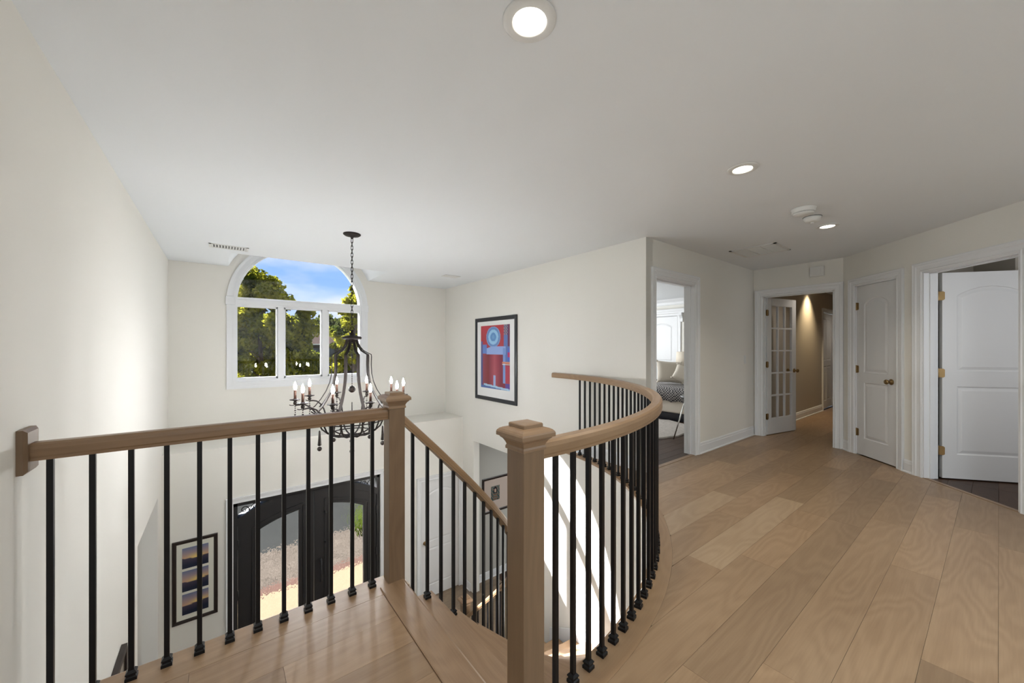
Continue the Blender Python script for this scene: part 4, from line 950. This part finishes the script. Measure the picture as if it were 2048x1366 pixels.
# far bedroom door, header with corbel, mirror
FR = ((8.5, 7.2, 0), -pi/2)
panel_door('door_10', 'white arched-panel door on the far bedroom wall', .765, 2.02, None, (8.505, 5.398, .01), -pi/2, [(.12, .645, .95, 1.87, .09), (.12, .645, .2, .85, 0)], mat='trim')
casing('trim_20', 1.80, 2.57, 0, 2.04, FR, 'white casing of the far bedroom door')
mb = MB(); mb.box(1.6, 2.85, -.10, 0, 2.15, 2.20); mb.box(1.64, 2.81, -.06, 0, 2.10, 2.15); struct(mb.build('trim_21', 'trim', None, *FR), 'white cornice shelf over the far bedroom door')
mb = MB(); mb.prism([(0, 2.10), (.0, 1.88), (.03, 1.90), (.035, 1.97), (.06, 2.02), (.09, 2.05), (.09, 2.10)], -.035, .035, Matrix.Rotation(0, 4, 'Z'), axis='y')
cb = mb.build('trim_22', 'trim', None, (8.5, 4.52, 0), pi); struct(cb, 'white scrolled corbel under the cornice in the bedroom')
mb = MB(); mb.loft([[(0, -a, ZC-b) for a, b in ((0, 0), (.12, 0), (.10, .03), (.05, .07), (.03, .12), (0, .14))], [(4.9, -a, ZC-b) for a, b in ((0, 0), (.12, 0), (.10, .03), (.05, .07), (.03, .12), (0, .14))]]); struct(mb.build('trim_23', 'trim', None, *FR), 'white crown moulding in the bedroom')
t = thing('bedroom_mirror', 'silver framed mirror on the bedroom wall above the lamp', 'mirror', (8.4995, 4.08, 1.37), -pi/2)
mb = MB(); mb.loft([[(x, y, z) for x, z in ((-.3+d, -.4+d), (.3-d, -.4+d), (.3-d, .4-d), (-.3+d, .4-d))] for d, y in ((0, -.001), (0, -.03), (.04, -.03), (.04, -.004))], caps=False); mb.build('frame', 'brass', t); MB().box(-.27, .27, -.012, -.001, -.37, .37).build('mirror_glass', 'silver', t)
# rug
mb = MB(); rr = random.Random(2); pts = [(5.35+.85*cos(a)*(1+.04*rr.uniform(-1, 1)), 3.55+.70*sin(a)*(1+.04*rr.uniform(-1, 1))) for a in [2*pi*k/40 for k in range(40)]]
mb.prism(pts, 0.0, .022); tag(mb.build('rug', 'rug'), 'light grey shaggy rug on the dark bedroom floor in front of the bed', 'rug')
# acrylic stool with chrome crossed legs
t = thing('stool', 'chrome legged stool with dark seat beside the bed', 'stool', (5.38, 2.62, 0))
for sx, sy in ((-1, 1), (-1, -1), (1, 1), (1, -1)): MB().tube([(.36*sx, .17*sy, .006), (.20*sx, .08*sy, .565)], .009, 8).build('leg', 'silver', t)
MB().lathe([(.001, .565), (.225, .565), (.235, .575), (.235, .592), (.22, .602), (.001, .606)], 28).build('seat', 'black', t)

# ---------------------------------------------------------------- outdoors
ZG = -3.12
def ground(name, x0, x1, y0, y1, z, mat, label):
    mb = MB(); mb.box(x0, x1, y0, y1, z-.1, z); return struct(mb.build(name, mat), label)
ground('ground_lawn', -90, 110, 15.0, 150, ZG, 'grass', 'green lawn across the front yard')
ground('ground_driveway', -40, 60, 9.66, 14.98, ZG+.005, 'asphalt', 'grey asphalt driveway outside the front door')
ground('ground_walk_mottled', -5, 12, 8.21, 9.65, ZG+.02, 'paver_mix', 'mottled paver apron outside the front door')
ground('ground_walk_border', -5, 12, 7.96, 8.20, ZG+.025, 'paver_pink', 'pinkish brick border of the front walk')
ground('ground_walk', -5, 12, 6.20, 7.95, ZG+.03, 'paver', 'beige paved step outside the front door')
def leafcloud(name, blobs, n, size, mat, parent, seed, loc=(0, 0, 0)):
    rg = np.random.default_rng(seed); w = np.array([b[3]**2 for b in blobs]); w = w/w.sum()
    idx = rg.choice(len(blobs), n, p=w); B = np.array(blobs)[idx]
    d = rg.normal(size=(n, 3)); d /= np.linalg.norm(d, axis=1)[:, None]
    rad = B[:, 3]*(rg.uniform(.2, 1.25, n)**.8); c = B[:, :3]+d*rad[:, None]*np.array([1, 1, .85])
    u = rg.normal(size=(n, 3)); u /= np.linalg.norm(u, axis=1)[:, None]; v = rg.normal(size=(n, 3)); v -= u*(u*v).sum(1)[:, None]; v /= np.linalg.norm(v, axis=1)[:, None]
    s = size*rg.uniform(.6, 1.3, n)[:, None]
    P = np.stack([c-u*s, c+v*s*.55, c+u*s, c-v*s*.55], 1).reshape(-1, 3)
    me = bpy.data.meshes.new(name); me.vertices.add(4*n); me.vertices.foreach_set('co', P.astype(np.float32).ravel())
    me.loops.add(4*n); me.loops.foreach_set('vertex_index', np.arange(4*n, dtype=np.int32)); me.polygons.add(n); me.polygons.foreach_set('loop_start', np.arange(0, 4*n, 4, dtype=np.int32))
    try: me.polygons.foreach_set('loop_total', np.full(n, 4, dtype=np.int32))
    except Exception: pass
    me.update(calc_edges=True); me.materials.append(mat); o = child(name, me, parent); o['kind'] = 'stuff'; return o
def at(u, D): # bearing and distance from the hall to a spot in the yard
    a = (u-1024)/752.9; return (D*(sin(YAW)+cos(YAW)*a), D*(cos(YAW)-sin(YAW)*a))
def tree(label, x, y, top, rad, seed, nleaf, leaf=.16, mat='leaf', zlow=-2.0, grp='trees in the front yard', flat=1.0):
    t = thing('tree', label, 'tree', (x, y, ZG), 0, grp); rg = random.Random(seed); H = top-ZG
    mb = MB(); mb.tube([(0, 0, 0), (.08, .03, H*.3), (-.05, .05, H*.6), (.02, 0, H*.92)], [.15, .12, .07, .02], 8)
    mb.build('trunk', 'bark', t)
    br = MB(); blobs = []
    for i in range(90):
        f = (i+.5)/90; z = (zlow-ZG)+(H-(zlow-ZG)-rad*.22)*f; prof = sin(pi*min(1, .18+.80*f))**.6; a = i*2.399+rg.uniform(-.4, .4); r = rad*prof*rg.uniform(.30, .95)
        b = (r*cos(a), r*sin(a)*flat, z+rg.uniform(-.25, .25), rad*rg.uniform(.10, .24)); blobs.append(b)
        if i % 3 == 0: br.tube([(0, 0, z*.8), (b[0]*.5, b[1]*.5, z*.92), (b[0], b[1], z)], [.035, .022, .008], 4)
    br.build('branches', 'bark', t); leafcloud('foliage', blobs, nleaf, leaf, M[mat], t, seed); return t
x, y = at(522, 17.5); tree('large bright green tree filling the left window pane and rising into the arch', x, y, 4.95, 2.7, 1, 52000, .105)
x, y = at(577, 20.0); tree('dark leafy tree in the middle window pane left of the brick house', x, y, 2.95, 1.5, 2, 30000, .10)
x, y = at(612, 22.5); tree('low bushy tree below the eave of the brick house', x, y, 1.35, 1.25, 12, 16000, .10)
x, y = at(452, 21.0); tree('green tree partly hidden by the left window jamb', x, y, 3.6, 2.5, 3, 24000, .11)
x, y = at(709, 15.0); tree('bright green tree behind the chandelier in the right window pane', x, y, 3.8, 1.0, 4, 26000, .085)
x, y = at(748, 17.0); tree('yellow green tree mostly hidden by the right window jamb', x, y, 4.0, 1.6, 5, 18000, .10)
for i, (u, D, top, rad) in enumerate(((560, 68, 7.9, 4.2), (600, 84, 9.6, 5.0), (648, 100, 10.6, 5.0), (672, 82, 7.8, 4.4), (700, 70, 7.4, 4.0), (735, 84, 7.6, 4.4), (515, 84, 9.0, 5.0), (470, 66, 7.3, 4.4), (765, 66, 7.8, 4.0))):
    x, y = at(u, D); tree(['distant hazy tree left of the house roof', 'distant tree just left of the brick house', 'distant tree rising directly behind the house roof', 'distant tree behind the right end of the house', 'distant tree right of the house', 'distant tree behind the right window jamb', 'distant tree behind the big left tree', 'leftmost distant tree beyond the lawn', 'rightmost distant tree beyond the lawn'][i], x, y, top, rad, 20+i, 5000, .42, 'leaf_dark', -2.6, 'distant trees beyond the lawn')
for i, (x, y, top, rad) in enumerate(((-46, 62, 8, 6), (-31, 78, 9, 6.5), (-17, 70, 8, 6), (-6, 100, 10, 6.0), (10, 116, 10.5, 6), (58, 84, 9, 6.5), (76, 66, 8.5, 6))):
    tree(['distant tree at the far left end of the yard', 'distant tree second from the far left end of the yard', 'distant tree left of the straight view out of the window', 'tall distant tree straight out beyond the window', 'distant tree straight out beyond the lawn', 'distant tree well right of the house', 'distant tree at the far right end of the yard'][i], x, y, top, rad, 40+i, 4000, .5, 'leaf_dark', -2.6, 'distant trees beyond the lawn')
# house
hx, hy = at(652, 52); rot = -YAW+.10
h = thing('house', 'brick house with brown hipped roof beyond the lawn', 'house', (hx, hy, ZG), rot)
W2, D2, EV, RG = 3.3, 3.5, 4.85, 7.0
MB().box(-W2, W2, -D2, D2, 0, EV).build('wall', 'brick', h)
mb = MB(); e = .45; mb._add([(-W2-e, -D2-e, EV), (W2+e, -D2-e, EV), (W2+e, D2+e, EV), (-W2-e, D2+e, EV), (-.6, 0, RG), (.6, 0, RG)], [(0, 1, 5, 4), (1, 2, 5), (2, 3, 4, 5), (3, 0, 4), (0, 3, 2, 1)]); mb.build('roof', 'shingle', h)
MB().box(-W2-e-.04, W2+e+.04, -D2-e-.04, -D2-e, EV-.10, EV+.02).build('gutter', 'linen', h)
for x in (-1.9, 0.1, 2.0):
    f_ = MB().box(x-.45, x+.45, -D2-.06, -D2+.02, 3.0, 4.4).build('window', 'brick', h); MB().box(x-.38, x+.38, -D2-.08, -D2-.05, 3.07, 4.33).build('pane', 'black', f_)
# spiky grass clump by the walk
gx_, gy_ = at(722, 8.9)
t = thing('ornamental_grass', 'clump of long green grass blades outside the right front door glass', 'plant', (gx_, gy_, ZG)); mb = MB(); rr = random.Random(9)
for i in range(120):
    a = rr.uniform(0, 2*pi); l = rr.uniform(.5, .95); sp = rr.uniform(.1, .45); b0 = (rr.uniform(-.08, .08), rr.uniform(-.08, .08))
    p = [(b0[0]+sp*cos(a)*q**1.5, b0[1]+sp*sin(a)*q**1.5, l*q-.25*sp*q*q) for q in (0, .4, .75, 1)]; wv = .009
    mb._add([(x-wv*(1-i_/3.2)*sin(a), y+wv*(1-i_/3.2)*cos(a), z) for i_, (x, y, z) in enumerate(p)]+[(x+wv*(1-i_/3.2)*sin(a), y-wv*(1-i_/3.2)*cos(a), z) for i_, (x, y, z) in enumerate(p)], [(0, 1, 5, 4), (1, 2, 6, 5), (2, 3, 7, 6)])
o = mb.build('blades', 'blade', t); o['kind'] = 'stuff'
